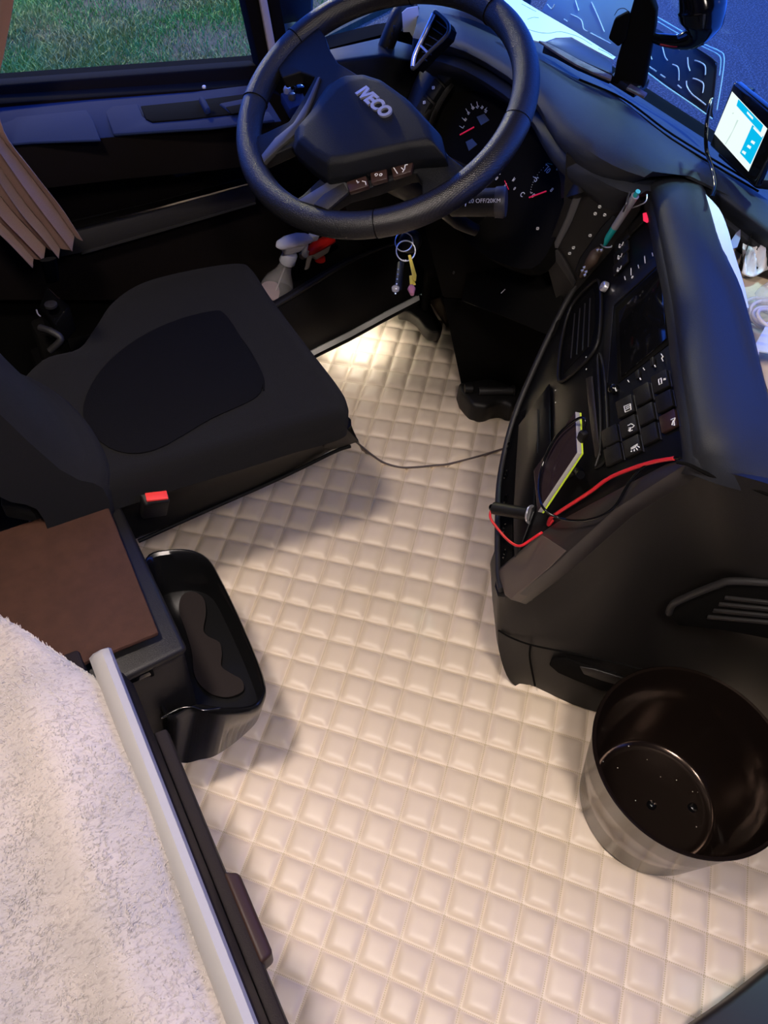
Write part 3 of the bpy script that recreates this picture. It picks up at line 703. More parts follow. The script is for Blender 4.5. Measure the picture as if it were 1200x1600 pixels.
# pads on top of the shelf
def padq(name, pts, z, h, m, lab=None):
    a = [P(x, y, z) for x, y in pts]
    o = MB().prism(a, (0, 0, h)).build(name, m, dr, bevel=.004, bseg=3)
    if lab: o['label'] = lab
zsh = PY(0, 167, 1.50).z
padq('armrest_pad', [(-90, 200), (0, 189), (136, 175), (146, 190), (158, 222), (48, 226), (-60, 236)], zsh - .008, .004, K['door_pad'])
padq('armrest_pad', [(162, 172), (216, 166), (224, 186), (236, 194), (380, 182), (420, 178), (430, 192), (330, 204), (178, 214)], zsh - .020, .005, K['door_pad'])
padq('handle_recess', [(220, 168), (300, 160), (398, 147), (402, 176), (300, 188), (238, 193), (228, 188)], zsh - .016, .003, K['black_matte'], 'black handle recess')
padq('door_handle', [(311, 163), (320, 162), (330, 181), (322, 184)], zsh - .018, .014, K['door_pad'])
padq('window_switch_panel', [(342, 168), (392, 158), (398, 174), (360, 182)], zsh - .018, .008, K['door_pad'])
padq('switch_recess', [(353, 168), (388, 161), (392, 173), (362, 179)], zsh - .0098, .001, K['black_matte'])
padq('lock_button', [(316, 138), (322, 137), (322, 140), (316, 140)], zsh + .004, .006, K['white'])
# map pocket tray
dslab('pocket_tray', [(245, 236), (340, 222), (366, 256), (275, 280), (262, 262)], 1.49, .05, K['door_pad'], .006)
dslab('door_pocket_lip', [(60, 245), (160, 240), (240, 236), (245, 243), (160, 246), (60, 250)], 1.462, .03, K['door_grey'], .002)
dslab('lower_band', [(100, 361), (250, 327), (400, 286), (400, 318), (255, 358), (130, 395), (80, 405)], 1.47, .04, K['door_grey'], .003)
dslab('steel_strip', [(112, 357), (250, 323), (400, 283), (400, 285.5), (250, 326), (113, 360)], 1.464, .02, K['steel'], .0, 'thin polished steel strip')
dslab('lower_trim', [(128, 395), (260, 357), (400, 317), (400, 319), (260, 360), (128, 398)], 1.466, .02, K['door_grey'], .0)
# mirror and window controls seen through the wheel
ms = thing('mirror_control_panel', PY(455, 150, 1.44), 'small switch panel, bluish by sky blue put into its colour, with round chrome topped controls seen through the wheel spokes', 'switch panel')
msz = PY(455, 150, 1.44).z
MB().prism([P(x, y, msz) for x, y in ((438, 145), (470, 135), (480, 160), (452, 170))], (0, 0, -.02)).build('panel', K['door_pad'], ms, bevel=.003)
for x, y in ((449, 145), (456, 155)):
    MB().lathe([(.007, 0), (.008, .006), (.006, .011), (.002, .012)], P(x, y, msz), n=20).build('control_knob', K['chrome'] if x == 449 else K['satin'], ms, smooth=True)
MB().lathe([(.010, 0), (.010, .010), (.007, .012)], P(467, 143, msz), n=20).build('selector', K['black_gloss'], ms, smooth=True)

# curtain: gathered pleats
rows = []
rowpts = [((-330, -150), (30, -160)), ((-260, -60), (22, -40)), ((-200, 20), (18, 10)), ((-150, 80), (5, 80)), ((-120, 140), (-6, 140)), ((-100, 190), (4, 205)), ((-80, 260), (45, 262)), ((-50, 320), (92, 322)), ((0, 370), (112, 352)), ((40, 410), (128, 378))]
NP = 150
for q, (a, b_) in enumerate(rowpts):
    row = []
    for k in range(NP + 1):
        t = k / NP; x = a[0] + (b_[0] - a[0]) * t; y = a[1] + (b_[1] - a[1]) * t
        ph = 2 * math.pi * (5 * t + .35 * math.sin(4.3 * t + .5) + .12 * math.sin(11 * t))
        amp = .020
        p = PY(x, y, 1.36 - (.0 if q < 5 else .02)) 
        p = p + V((.003 * math.sin(ph * 2), amp * math.sin(ph + .4 * math.sin(ph)), .006 * math.sin(ph * .5 + 1) if q > 8 else 0))
        row.append(p)
    rows.append(row)
rows2 = [catmull([r[i] for r in rows], 4) for i in range(NP + 1)]
rows = [[c[j] for c in rows2] for j in range(len(rows2[0]))]
cur = MB().grid(rows, thick=(.001, .0025, 0)).build('curtain', K['curtain'], smooth=True)
tag(cur, 'brown pleated curtain gathered at the rear edge of the side window', 'curtain')

# grab handle on the A pillar + note
gh = thing('grab_handle', PY(605, 80, 1.50), 'black ribbed grab handle on the pillar beyond the steering wheel', 'grab handle')
MB().tube([PY(640, 0, 1.50), PY(624, 22, 1.47), (PY(608, 60, 1.46)), PY(594, 98, 1.47), PY(588, 118, 1.50)], [.012, .016, .016, .016, .012], n=14).build('grip', K['black'], gh, smooth=True)
for k in range(5):
    t = k / 4; MB().box(PY(616 - 15 * t, 44 + 44 * t, 1.447), .003, .006, .010).build('rib', K['dark_grey'], gh, bevel=.001)
nt_ = MB().prism([PY(x, y, 1.42) for x, y in ((628, 20), (636, 13), (653, 10), (657, 42), (647, 62), (640, 50), (630, 50))], (.001, .002, 0)).build('note_card', K['paper'])
tag(nt_, 'pale blue card tucked beside the left air vent behind the wheel', 'card')

# ================================================================== LOWER DOOR-SIDE POCKET with bottles
lp = thing('side_pocket_panel', P(570, 500, .15), 'black lower side pocket panel with a pale lower edge above the lit footwell', 'pocket')
lipz, botz = .30, .155
lipp = [P(385, 500, lipz), P(440, 471, lipz), P(505, 432, lipz), P(565, 398, lipz), P(640, 370, lipz + .02)]
botp = [P(440, 575, botz), P(490, 545, botz), P(545, 518, botz), P(600, 488, botz), P(652, 461, botz + .004)]
MB().grid([[p.lerp(q, t) + V((0, -.012 * math.sin(math.pi * t), 0)) for p, q in zip(lipp, botp)] for t in (0, .03, .3, .6, .9, 1)], thick=(0, .014, 0), sm=3).build('panel', K['black'], lp, smooth=True)
MB().tube([p + V((0, -.002, 0)) for p in lipp], .005, n=8).build('pocket_lip', K['dark_grey'], lp, smooth=True)
MB().grid([[p + V((0, -.010, .0)) for p in botp], [p + V((0, -.013, -.006)) for p in botp], [p + V((0, .006, -.009)) for p in botp]], thick=(0, .003, .004)).build('pale_edge', mat('pale_edge', (.6, .6, .58), .4), lp)['label'] = 'pale strip along the lower edge'
MB().tube([p + V((0, -.004, -.018)) for p in botp], .006, n=8).build('lower_seal', K['rubber'], lp, smooth=True)
# pocket floor
MB().grid([[p + V((0, .004, -.05)) for p in lipp], [p + V((0, .15, -.05)) for p in lipp]], thick=(0, 0, -.01)).build('pocket_floor', K['black_matte'], lp)
# footwell lamp
fl = thing('footwell_lamp', P(565, 512, .135), 'bright white lamp under the side pocket lighting the footwell mat', 'lamp')
fa, fb = P(538, 524, .135), P(596, 498, .135)
MB().tube([fa + V((0, .015, .002)), fb + V((0, .015, .002))], .007, n=10, smooth=1).build('light_tube', K['lamp'], fl)
MB().box((fa + fb) / 2 + V((0, .022, .012)), .12, .03, .008).build('holder', K['black'], fl, bevel=.002)
fld = (fa + fb) / 2
for k in range(2):
    q = fa.lerp(fb, .25 + .5 * k)
    l = bpy.data.lights.new('footwell_light', 'SPOT'); l.energy = .6; l.color = (1, .93, .78); l.spot_size = math.radians(150); l.spot_blend = .8; l.shadow_soft_size = .008
    lo = bpy.data.objects.new('footwell_light', l); COL.objects.link(lo); lo.location = q + V((.035, .085, -.035)); lo.rotation_euler = V((.0, .05, -1)).to_track_quat('-Z', 'Y').to_euler()

def sprayer(name, lab, base, neck, rb, body_m, head_m, trig_m, collar_m, hd, liquid=None, s=1.0):
    base, neck = V(base), V(neck); ax = (neck - base); L = ax.length; ax.normalize()
    t = thing(name, base, lab, 'spray bottle', 'spray bottles in the side pocket')
    MB().lathe([(rb * .9, 0), (rb, .006), (rb, L * .40), (rb * .85, L * .55), (rb * .5, L * .75), (rb * .38, L * .93), (rb * .38, L)], base, ax, n=28).build('bottle', body_m, t, smooth=True)
    if liquid: MB().lathe([(rb * .85, .004), (rb * .93, .010), (rb * .93, L * .28), (rb * .1, L * .30)], base, ax, n=24).build('contents', liquid, t, smooth=True)
    MB().tube([base + ax * .01, base + ax * L], .0018, n=6, smooth=1).build('dip_tube', K['cleartube'], t)
    MB().lathe([(rb * .46, 0), (rb * .50, .002), (rb * .46, .018 * s), (rb * .40, .020 * s)], neck - ax * .004, ax, n=24).build('collar', collar_m, t, smooth=True)
    hd = V(hd).normalized(); hd = (hd - ax * hd.dot(ax)).normalized(); sd = ax.cross(hd); c = neck + ax * .018 * s
    def q(f, u, w): return c + hd * f * s + ax * u * s + sd * w * s
    lo_ = [q(-.018, .0, -.006), q(.016, .0, -.006), q(.016, .0, .006), q(-.018, .0, .006)]
    MB().frustum(lo_, [q(-.026, .018, -.008), q(.030, .018, -.008), q(.030, .018, .008), q(-.026, .018, .008)]).build('pump_housing', trig_m, t, bevel=.004 * s, bseg=3)
    rows = []
    for f, u0, u1, w_ in ((-.040, .016, .020, .003), (-.034, .013, .026, .009), (-.018, .014, .032, .012), (.006, .015, .034, .0125), (.028, .017, .030, .011), (.036, .019, .027, .008)):
        rows.append([q(f, (u0 + u1) / 2 + (u1 - u0) / 2 * math.sin(a), w_ * math.cos(a)) for a in [2 * math.pi * k / 16 for k in range(17)]])
    hm = MB().grid(rows); hm.f.append(tuple(range(16))); hm.f.append(tuple(len(rows) * 17 - 17 + k for k in range(16)))
    hm.build('head', head_m, t, smooth=True)
    MB().frustum([q(.034, .017, -.005), q(.034, .017, .005), q(.034, .029, .005), q(.034, .029, -.005)], [q(.052, .018, -.0045), q(.052, .018, .0045), q(.052, .028, .0045), q(.052, .028, -.0045)]).build('nozzle', trig_m, t, bevel=.001)
    MB().tube([q(.026, .016, 0), q(.032, .004, 0), q(.036, -.008, 0), q(.044, -.016, 0)], [.0045 * s, .004 * s, .0035 * s, .0025 * s], n=8, flat=1.5).build('trigger', trig_m, t, smooth=True)
    return t
hdv = (1, -.10, -.25)
sprayer('spray_bottle', 'clear spray bottle with a white trigger head standing in the side pocket', PY(424, 472, 1.415), PY(449, 408, 1.40), .036, K['clear'], K['white'], K['white'], K['white'], (.9, .25, 0), K['pinkgel'], 1.3)
sprayer('spray_bottle', 'spray bottle with a red trigger head behind the white headed one', PY(500, 455, 1.48), PY(500, 413, 1.48), .027, K['clear'], K['red'], mat('cream_plastic', (.65, .55, .48), .4), K['red'], (-.9, -.35, 0), None, 1.25)

# ================================================================== DASHBOARD
da = thing('dashboard', V((1.15, .8, .5)), 'black soft dashboard running under the windscreen, bluish in the dusk light', 'dashboard')
Rb_ = [V((1.25, 1.54, .70)), V((1.25, 1.40, .70)), V((1.24, 1.20, .70)), V((1.24, 1.02, .70)), V((1.24, .86, .70)), V((1.24, .66, .69)), V((1.24, .3, .69)), V((1.24, -.9, .69))]
R1_ = [P(660, 0, .735), P(735, 22, .74), P(812, 70, .742), P(885, 114, .742), P(955, 148, .742), P(1030, 206, .74), P(1170, 300, .735), V((1.07, .15, .735)), ]
R2_ = [P(655, 12, .765), P(745, 45, .775), P(838, 92, .782), P(910, 135, .782), P(975, 163, .78), P(1050, 221, .775), P(1182, 300, .765), V((1.05, .15, .765))]
R3_ = [P(650, 40, .775), P(735, 68, .788), P(832, 125, .795), P(890, 188, .79), P(948, 232, .785), P(1020, 268, .78), P(1140, 306, .765), V((1.0, .15, .765))]
R4_ = [P(648, 70, .76), P(728, 88, .77), P(822, 150, .775), P(868, 222, .762), P(922, 268, .750), P(985, 290, .745), P(1090, 292, .752), V((.97, .15, .75))]
R5_ = [p + V((e, 0, -.05)) for p, e in zip(R4_, (.07, .07, .07, .06, .045, .03, .02, .02))]; R6_ = [p + V((e, 0, -.20)) for p, e in zip(R4_, (.20, .20, .20, .16, .10, .06, .04, .04))]
R0b = [V((1.31, p.y, .66)) for p in Rb_]
MB().grid([R0b, Rb_, R1_, R2_, R3_, R4_, R5_, R6_], thick=(.0, 0, -.03), sm=3).build('top_pad', K['black_soft'], da, smooth=True)
for q in ((-3, 0.0), (5, .0)):
    MB().tube([P(x, y + q[0], .772) for x, y in ((905, 127), (975, 158), (1052, 214), (1185, 294))], .0016, n=6).build('pad_groove', K['black_matte'], da)
# front body filling the dash
MB().minmax((1.10, .87, .0), (1.30, 1.53, .60)).build('lower_body', K['black_matte'], da)
MB().frustum([P(720, 606, 0), P(762, 612, 0), P(805, 628, 0), P(850, 640, 0), V((1.1, 1.0, 0)), V((1.1, 1.19, 0))], [P(690, 466, .30), P(740, 470, .32), P(800, 480, .34), P(868, 520, .34), V((1.1, .9, .35)), V((1.1, 1.3, .35))]).build('tunnel_cover', K['black_matte'], da, bevel=.008)
MB().frustum([P(690, 466, .30), P(740, 470, .32), P(800, 480, .34), P(868, 520, .34), V((1.1, .9, .35)), V((1.1, 1.3, .35))], [P(655, 335, .56), P(720, 345, .56), P(790, 370, .56), P(868, 440, .50), V((1.12, .86, .62)), V((1.12, 1.3, .62))]).build('knee_panel', K['black_matte'], da, bevel=.008)
MB().tube([P(708, 428, .40), P(716, 412, .42), P(740, 395, .44), P(766, 381, .46)], .0022, n=6).build('knee_panel_seam', K['dark_grey'], da, smooth=True)
# left part of the dash beside the door, below the A pillar
MB().frustum([PY(505, 78, 1.50), PY(600, 56, 1.50), PY(650, 70, 1.50), PY(700, 100, 1.5), PY(700, 330, 1.5), PY(520, 330, 1.5)], [PY(520, 95, 1.42), PY(600, 84, 1.42), PY(640, 95, 1.40), PY(690, 130, 1.38), PY(690, 330, 1.38), PY(540, 330, 1.38)]).build('side_panel', K['hub'], da, bevel=.008)
MB().minmax((1.08, .80, .45), (1.28, 1.53, .70)).build('dash_core', K['black_matte'], da)
MB().minmax((.90, 1.24, .30), (1.12, 1.53, .62)).build('under_column_body', K['black_matte'], da, bevel=.02)

# air vent with silver frame
vt = thing('air_vent', P(672, 62, .80), 'upright air vent with a polished silver frame left of the instrument hood', 'air vent')
vp = Plane(P(672, 62, .80), None, n=V((-.72, -.25, .45)))
vo = [(678, 22), (682, 19), (697, 33), (701, 42), (697, 56), (668, 84), (648, 106), (644, 103), (648, 85), (664, 52)]
MB().tube([vp.at(x, y) for x, y in vo], .0034, n=8, closed=True, smooth=4).build('frame', K['satin'], vt, smooth=True)
MB().tube([vp.at(x, y, .002) for x, y in ((645, 104), (649, 84), (664, 52), (678, 22))], .0042, n=8).build('frame_edge', K['chrome'], vt, smooth=True)
MB().prism([vp.at(x, y, -.004) for x, y in vo], -vp.n * .03).build('vent_body', K['black_matte'], vt)
for k in range(6):
    t = k / 5; MB().prism([vp.at(680 - 26 * t, 30 + 62 * t), vp.at(698 - 34 * t, 44 + 48 * t), vp.at(698 - 34 * t, 46 + 48 * t), vp.at(680 - 26 * t, 32 + 62 * t)], -vp.n * .008).build('slat', K['dark_grey'], vt)
MB().tube([vp.at(657, 71, .003), vp.at(668, 82, .003)], .0022, n=8, smooth=1).build('vent_tab', K['chrome'], vt)

# instrument hood and cluster
ic = thing('instrument_cluster', P(790, 250, .62), 'dark instrument cluster under a curved hood, dials with red needles behind the wheel', 'instrument cluster')
cp = Plane(P(845, 280, .66), None, n=V((-.78, .05, .62)))
face = [(676, 180), (690, 140), (730, 110), (780, 108), (822, 150), (858, 200), (885, 250), (888, 300), (868, 370), (830, 420), (760, 400), (716, 360), (700, 310), (672, 250)]
MB().prism(catmull([cp.at(x, y) for x, y in face], 4, True), -cp.n * .03).build('dial_face', K['black_matte'], ic)
hood_o = [(622, 190), (636, 158), (652, 118), (682, 78), (712, 62), (760, 62), (806, 84), (842, 130), (872, 190), (905, 255), (912, 300)]
hood_m = [(640, 196), (652, 165), (668, 128), (694, 92), (722, 78), (760, 78), (798, 98), (832, 142), (862, 200), (892, 262), (896, 305)]
hood_i = [(664, 214), (672, 182), (690, 146), (714, 116), (740, 104), (765, 104), (790, 122), (818, 162), (846, 212), (874, 268), (878, 310)]
hr = [[cp.at(x, y, .035) + V((.01, 0, .0)) for x, y in hood_o], [cp.at(x, y, .055) for x, y in hood_o], [cp.at(x, y, .058) for x, y in hood_m], [cp.at(x, y, .035) for x, y in hood_i], [cp.at(x, y, -.002) for x, y in hood_i]]
MB().grid(hr, thick=(.012, 0, -.008), sm=3).build('hood', K['black'], ic, smooth=True)
# button strip on the left of the hood
bsx = [(646, 172), (662, 146), (680, 120), (702, 100), (724, 92)]
for k in range(4):
    a, b_ = bsx[k], bsx[k + 1]; ox, oy = 12, 12
    MB().prism([cp.at(a[0] + 2, a[1] - 1, .060), cp.at(b_[0] - 1, b_[1] + 2, .060), cp.at(b_[0] + ox - 1, b_[1] + oy + 2, .048), cp.at(a[0] + ox + 2, a[1] + oy - 1, .048)], -cp.n * .01).build('hood_button', K['hub'], ic, bevel=.0015)
def ring_icon(mb, pl, x, y, r, h, w=.0006):
    c = pl.at(x, y, h); ax = pl.n; u = ax.orthogonal().normalized(); v_ = ax.cross(u)
    mb.tube([c + u * math.cos(a) * r + v_ * math.sin(a) * r for a in [k * math.pi / 5 for k in range(10)]], w, n=4, closed=True, smooth=1)
im = MB()
for x, y in ((663, 160), (677, 137)):
    ring_icon(im, cp, x, y, .0028, .0605, .0008); im.tube([cp.at(x - 2, y - 2, .061), cp.at(x + 2, y + 2, .061)], .0006, n=4, smooth=1)
ring_icon(im, cp, 706, 109, .0006, .058, .0006)
im.build('hood_button_icon', K['ink'], ic)
def dial_text(mb, body, x, y, size, h=.0012):
    o = cp.at(x, y, h); up_ = (V((0, 0, 1)) - cp.n * cp.n.z).normalized(); xd = up_.cross(cp.n).normalized()
    textmesh(mb, body, o, xd, up_, size, .0004)
dm = MB()
# left dial (rpm) : scale arc with figures 5..30
for (x0, y0, x1, y1) in ((718, 197, 723, 200), (722, 184, 727, 189), (728, 170, 732, 177), (736, 162, 738, 168), (745, 159, 746, 164), (761, 168, 757, 172)):
    dm.tube([cp.at(x0, y0, .001), cp.at(x1, y1, .001)], .0006, n=4, smooth=1)
for s_, x, y in (('5', 724, 199), ('10', 727, 187), ('15', 732, 177), ('20', 739, 169), ('25', 746, 167), ('30', 753, 168), ('35', 759, 174)): dial_text(dm, s_, x, y, .0075)
# small dials and right dial
for (x0, y0, x1, y1) in ((775, 253, 778, 256), (777, 273, 782, 272), (804, 277, 800, 283), (833, 276, 838, 279), (853, 256, 858, 261), (829, 302, 832, 301)):
    dm.tube([cp.at(x0, y0, .001), cp.at(x1, y1, .001)], .0006, n=4, smooth=1)
for s_, x, y, z in (('5', 838, 281, .013), ('10', 855, 266, .013), ('0', 833, 306, .011), ('8', 871, 264, .008), ('8', 862, 297, .010), ('2', 775, 257, .009), ('0', 776, 279, .010), ('4', 803, 281, .009), ('0', 790, 289, .008), ('0', 804, 295, .008), ('C', 816, 304, .012)): dial_text(dm, s_, x, y, z)
for k in range(12):
    t = k / 11; x = 829 + 4 * t + 20 * t * t; y = 300 - 42 * t
    ring_icon(dm, cp, x, y, .0003, .001, .0004)
dm.build('dial_figures', K['ink'], ic)
for (x0, y0, x1, y1) in ((719, 211, 741, 199), (763, 264, 768, 272), (789, 283, 795, 296), (827, 309, 854, 299)):
    MB().prism([cp.at(x0, y0 - .8, .002), cp.at(x1, y1 - .8, .002), cp.at(x1, y1 + .8, .002), cp.at(x0, y0 + .8, .002)], cp.n * .0015).build('needle', K['needle'], ic)
for q in (((745, 183), (757, 178), (765, 188), (752, 196)), ((728, 222), (738, 217), (746, 226), (733, 236)), ((772, 137), (800, 122), (812, 132), (786, 150))):
    MB().prism([cp.at(x, y, .0006) for x, y in q], cp.n * .001).build('display', K['scr_dim'] if q[0][0] != 772 else K['hub'], ic)
gic = MB(); gic.tube([cp.at(855, 255, .0015), cp.at(863, 257, .0015)], .0005, n=4, smooth=1)
gic.build('green_mark', mat('green_mark', (.02, .35, .2), .5), ic)

# centre panel between cluster and console
ks = thing('centre_switch_panel', P(900, 330, .66), 'dark centre panel with small white symbols between the dials and the angled console', 'switch panel')
q1 = Plane(P(925, 268, .745), P(868, 388, .60), P(985, 300, .73))
MB().prism([q1.at(x, y) for x, y in ((884, 240), (915, 262), (1000, 298), (1000, 330), (905, 465), (872, 480), (850, 400), (880, 320))], -q1.n * .02).build('panel', K['black'], ks, bevel=.002)
MB().prism([q1.at(x, y, .004) for x, y in ((908, 255), (916, 268), (908, 310), (893, 348), (872, 388), (862, 388), (884, 340), (900, 296))], -q1.n * .01).build('trim_strip', K['satin'], ks, bevel=.001)
MB().prism([q1.at(x, y, .004) for x, y in ((856, 391), (872, 391), (886, 412), (900, 440), (896, 450), (878, 422))], -q1.n * .01).build('trim_strip', K['dark_grey'], ks, bevel=.001)
im = MB()
for x, y in ((930, 310), (937, 323), (930, 334), (945, 336), (922, 368), (896, 387), (890, 396), (840, 357)):
    c = q1.at(x, y, .0008)
    ring_icon(im, q1, x, y, .0022, .001, .0006); im.tube([q1.at(x - 2, y + 2, .001), q1.at(x + 2, y - 2, .001)], .0005, n=4, smooth=1)
im.build('panel_symbols', K['ink'], ks)
MB().prism([q1.at(x, y, .006) for x, y in ((958, 336), (965, 342), (960, 360), (930, 400), (905, 432), (898, 425), (905, 405), (940, 355))], -q1.n * .006).build('flush_switch', K['hub'], ks, bevel=.003)
# side stalk symbols on the knee panel
kp = Plane(P(810, 400, .52), None, n=V((-.9, .1, .4)))
im = MB(); strokes(im, [[kp.at(796, 413), kp.at(799, 407)]], .0012); ring_icon(im, kp, 810, 398, .0022, 0, .0007)
strokes(im, [[kp.at(813, 410), kp.at(816, 404)], [kp.at(818, 412), kp.at(815, 402)]], .0006); strokes(im, [[kp.at(783, 458), kp.at(789, 452)]], .0008)
im.build('knee_symbols', K['ink'], da)
MB().prism([kp.at(x, y, -.02) for x, y in ((740, 360), (830, 365), (880, 440), (868, 530), (800, 500), (720, 470))], -kp.n * .02).build('knee_inset', K['black_matte'], da, bevel=.004)

# pedal bracket, pedal pad
pb = thing('pedal_assembly', P(760, 625, .05), 'dark pedal bracket with a round bar at the foot of the black tunnel cover', 'pedal')
MB().prism([P(x, y, .06) for x, y in ((716, 596), (722, 612), (738, 632), (762, 636), (776, 628), (790, 628), (800, 636), (815, 620), (815, 596), (760, 590))], (0, 0, -.06)).build('bracket', K['black'], pb, bevel=.012, bseg=3)
MB().tube([P(748, 611, .068), P(800, 611, .068)], .010, n=14, smooth=1).build('pivot_bar', K['dark_grey'], pb, smooth=True)
MB().tube([P(800, 611, .068), P(803, 611, .068)], .014, n=14, smooth=1).build('bar_collar', K['black'], pb, smooth=True)
MB().tube([P(726, 607, .07), P(738, 607, .07)], .011, n=14, smooth=1).build('bar_end', K['black'], pb, smooth=True)
pd_ = thing('brake_pedal', P(665, 510, .06), 'black rounded pedal pad below the ignition keys', 'pedal')
MB().prism([P(x, y, .11) for x, y in ((622, 484), (640, 487), (654, 497), (664, 511), (674, 518), (688, 519), (693, 510), (680, 488), (668, 462), (640, 455))], (.012, .02, -.05)).build('pad', K['black'], pd_, bevel=.008, bseg=3)
MB().tube([P(665, 480, .12), P(668, 440, .22), P(675, 400, .34)], .012, n=10).build('arm', K['black_matte'], pd_, smooth=True)
sm_ = MB().prism([P(671, 470, .10), P(688, 465, .10), P(704, 508, .01), P(698, 512, .01), P(690, 500, .04)], (.01, .012, 0)).build('side_carpet', mat('side_carpet', (.30, .27, .19), .8))
tag(sm_, 'small beige trim flap beside the pedal at the footwell side', 'trim flap')

# ================================================================== STEERING WHEEL
wc = V((.634, 1.062, .806)); wn_ = V((-math.sin(.474), -.148, math.cos(.474))).normalized()
wu = (V((1, 0, 0)) - wn_ * wn_.x).normalized(); wr_ = wu.cross(wn_)
def WW(u, v, h=0.0): return wc + wr_ * u + wu * v + wn_ * h
def wun(x, y, h=0.0):
    pl = Plane(wc + wn_ * h, None, n=wn_); q = pl.at(x, y) - (wc + wn_ * h); return (q.dot(wr_), q.dot(wu))
sw = thing('steering_wheel', WW(0, 0, -.08), 'black leather steering wheel with chrome lettering on the hub and buttons on the spoke', 'steering wheel')
RM, rm = .2155, .0195
def arc(a0, a1, n=40): return [WW(RM * math.cos(math.radians(a0 + (a1 - a0) * k / n)), RM * math.sin(math.radians(a0 + (a1 - a0) * k / n))) for k in range(n + 1)]
MB().tube(arc(0, 360, 120)[:-1], rm, n=24, closed=True, smooth=1).build('rim', K['leather'], sw, smooth=True)
# perforated grip sections slightly proud, with seams at the ends
for a0, a1 in ((-31, 38), (138, 192)):
    MB().tube(arc(a0, a1), rm + .0006, n=24, smooth=1).build('perforated_grip', K['leather_perf'], sw, smooth=True)
for a in (-31, 38, 138, 192, 226, 97):
    c = WW(RM * math.cos(math.radians(a)), RM * math.sin(math.radians(a))); t = WW(-math.sin(math.radians(a)), math.cos(math.radians(a))) - wc
    rad = (c - wc).normalized()
    MB().tube([c + rad * (rm + .0004) * math.cos(k) + wn_ * (rm + .0004) * math.sin(k) for k in [q * math.pi / 12 for q in range(24)]], .0009, n=5, closed=True, smooth=1).build('grip_seam', K['black_matte'], sw)
base = [(-.212, .030), wun(500, 48), wun(510, 62), wun(515, 80), wun(530, 104), wun(550, 116), (-.02, .008), (.03, .022), (.11, .027), (.16, .026), (.205, .035), (.213, .0), (.208, -.045), (.172, -.026), (.155, -.025), (.149, -.033), (.135, -.08), (.117, -.121), (.115, -.159), (.106, -.190), (.070, -.207), (.072, -.176), (.061, -.128), (.035, -.143), (-.019, -.149), (-.029, -.193), (-.035, -.214), (-.082, -.198), (-.073, -.165), (-.066, -.13), (-.087, -.095), (-.113, -.058), (-.139, -.072), (-.150, -.10), (-.19, -.095)]
MB().prism([WW(u, v, .008) for u, v in base], wn_ * -.022).build('spoke_plate', K['hub'], sw, bevel=.006, bseg=3)
pb0 = [(-.035, -.100), (-.021, -.135), (.011, -.152), (.050, -.146), (.093, -.135), (.108, -.11), (.118, -.088), (.150, -.02), (.178, .016), (.140, .030), (.06, .026), (.0, .012), (-.035, -.004), (-.060, -.03), (-.062, -.055), (-.050, -.078)]
pt0 = [(-.002, -.095), (.004, -.118), (.020, -.130), (.05, -.126), (.080, -.115), (.095, -.096), (.105, -.078), (.135, -.02), (.150, .006), (.115, .014), (.06, .012), (.015, .004), (-.008, -.010), (-.020, -.03), (-.020, -.05), (-.012, -.072)]
mid = [((a[0] * .45 + b_[0] * .55), (a[1] * .45 + b_[1] * .55)) for a, b_ in zip(pb0, pt0)]
mb = MB(); rings = [[WW(u, v, .006) for u, v in pb0], [WW(u, v, .026) for u, v in pb0], [WW(u, v, .044) for u, v in mid], [WW(u, v, .048) for u, v in pt0]]
n = 16; mb.add([p for r in rings for p in r], [(i * n + k, i * n + (k + 1) % n, (i + 1) * n + (k + 1) % n, (i + 1) * n + k) for i in range(3) for k in range(n)] + [tuple(range(n))[::-1], tuple(3 * n + k for k in range(n))])
mb.build('airbag_pad', K['hub'], sw, bevel=.006, bseg=3, angle=12)
# trims
MB().prism([WW(*wun(x, y, .012), .012) for x, y in ((408, 242), (430, 215), (458, 192), (478, 160), (496, 121), (500, 119), (490, 150), (478, 180), (462, 208), (434, 232), (412, 254))], wn_ * -.008).build('spoke_trim', K['satin'], sw, bevel=.001)
MB().prism([WW(*wun(x, y, .014), .014) for x, y in ((467, 312), (492, 296), (521, 279), (560, 262), (600, 250), (650, 237), (648, 252), (600, 268), (545, 290), (530, 302), (508, 328))], wn_ * -.010).build('spoke_trim', K['dark_grey'], sw, bevel=.001)
MB().prism([WW(*wun(x, y, .016), .016) for x, y in ((466, 313), (520, 279), (537, 277), (545, 297), (530, 302), (508, 326), (490, 320))], wn_ * -.006).build('spoke_trim', K['satin'], sw, bevel=.001)
MB().prism([WW(*wun(x, y, .019), .019) for x, y in ((490, 319), (506, 303), (536, 285), (545, 299), (512, 327))], wn_ * -.006).build('spoke_trim', K['dark_grey'], sw, bevel=.001)
wpl = Plane(wc + wn_ * .0222, None, n=wn_)
for q in (((541, 284), (572, 274), (576, 290), (546, 300)), ((578, 270), (604, 263), (605, 279), (580, 286)), ((611, 261), (646, 251), (642, 268), (614, 277))):
    MB().prism([WW(*wun(x, y, .022), .022) for x, y in q], wn_ * -.008).build('wheel_button', K['brown_switch'], sw, bevel=.0015)
im = MB()
def wl(pts): return [wpl.at(x, y, .0002) for x, y in pts]
strokes(im, [wl([(557, 282), (559, 286), (561, 284)]), wl([(566, 283), (571, 284), (572, 289)]), wl([(615, 262), (621, 271)]), wl([(627, 262), (631, 266), (629, 269)]), wl([(632, 265), (633, 258), (637, 257)])], .0008)
for x, y in ((588, 273), (595, 273)): ring_icon(im, wpl, x, y, .0020, .0002, .0006)
im.build('button_symbol', K['ink'], sw)
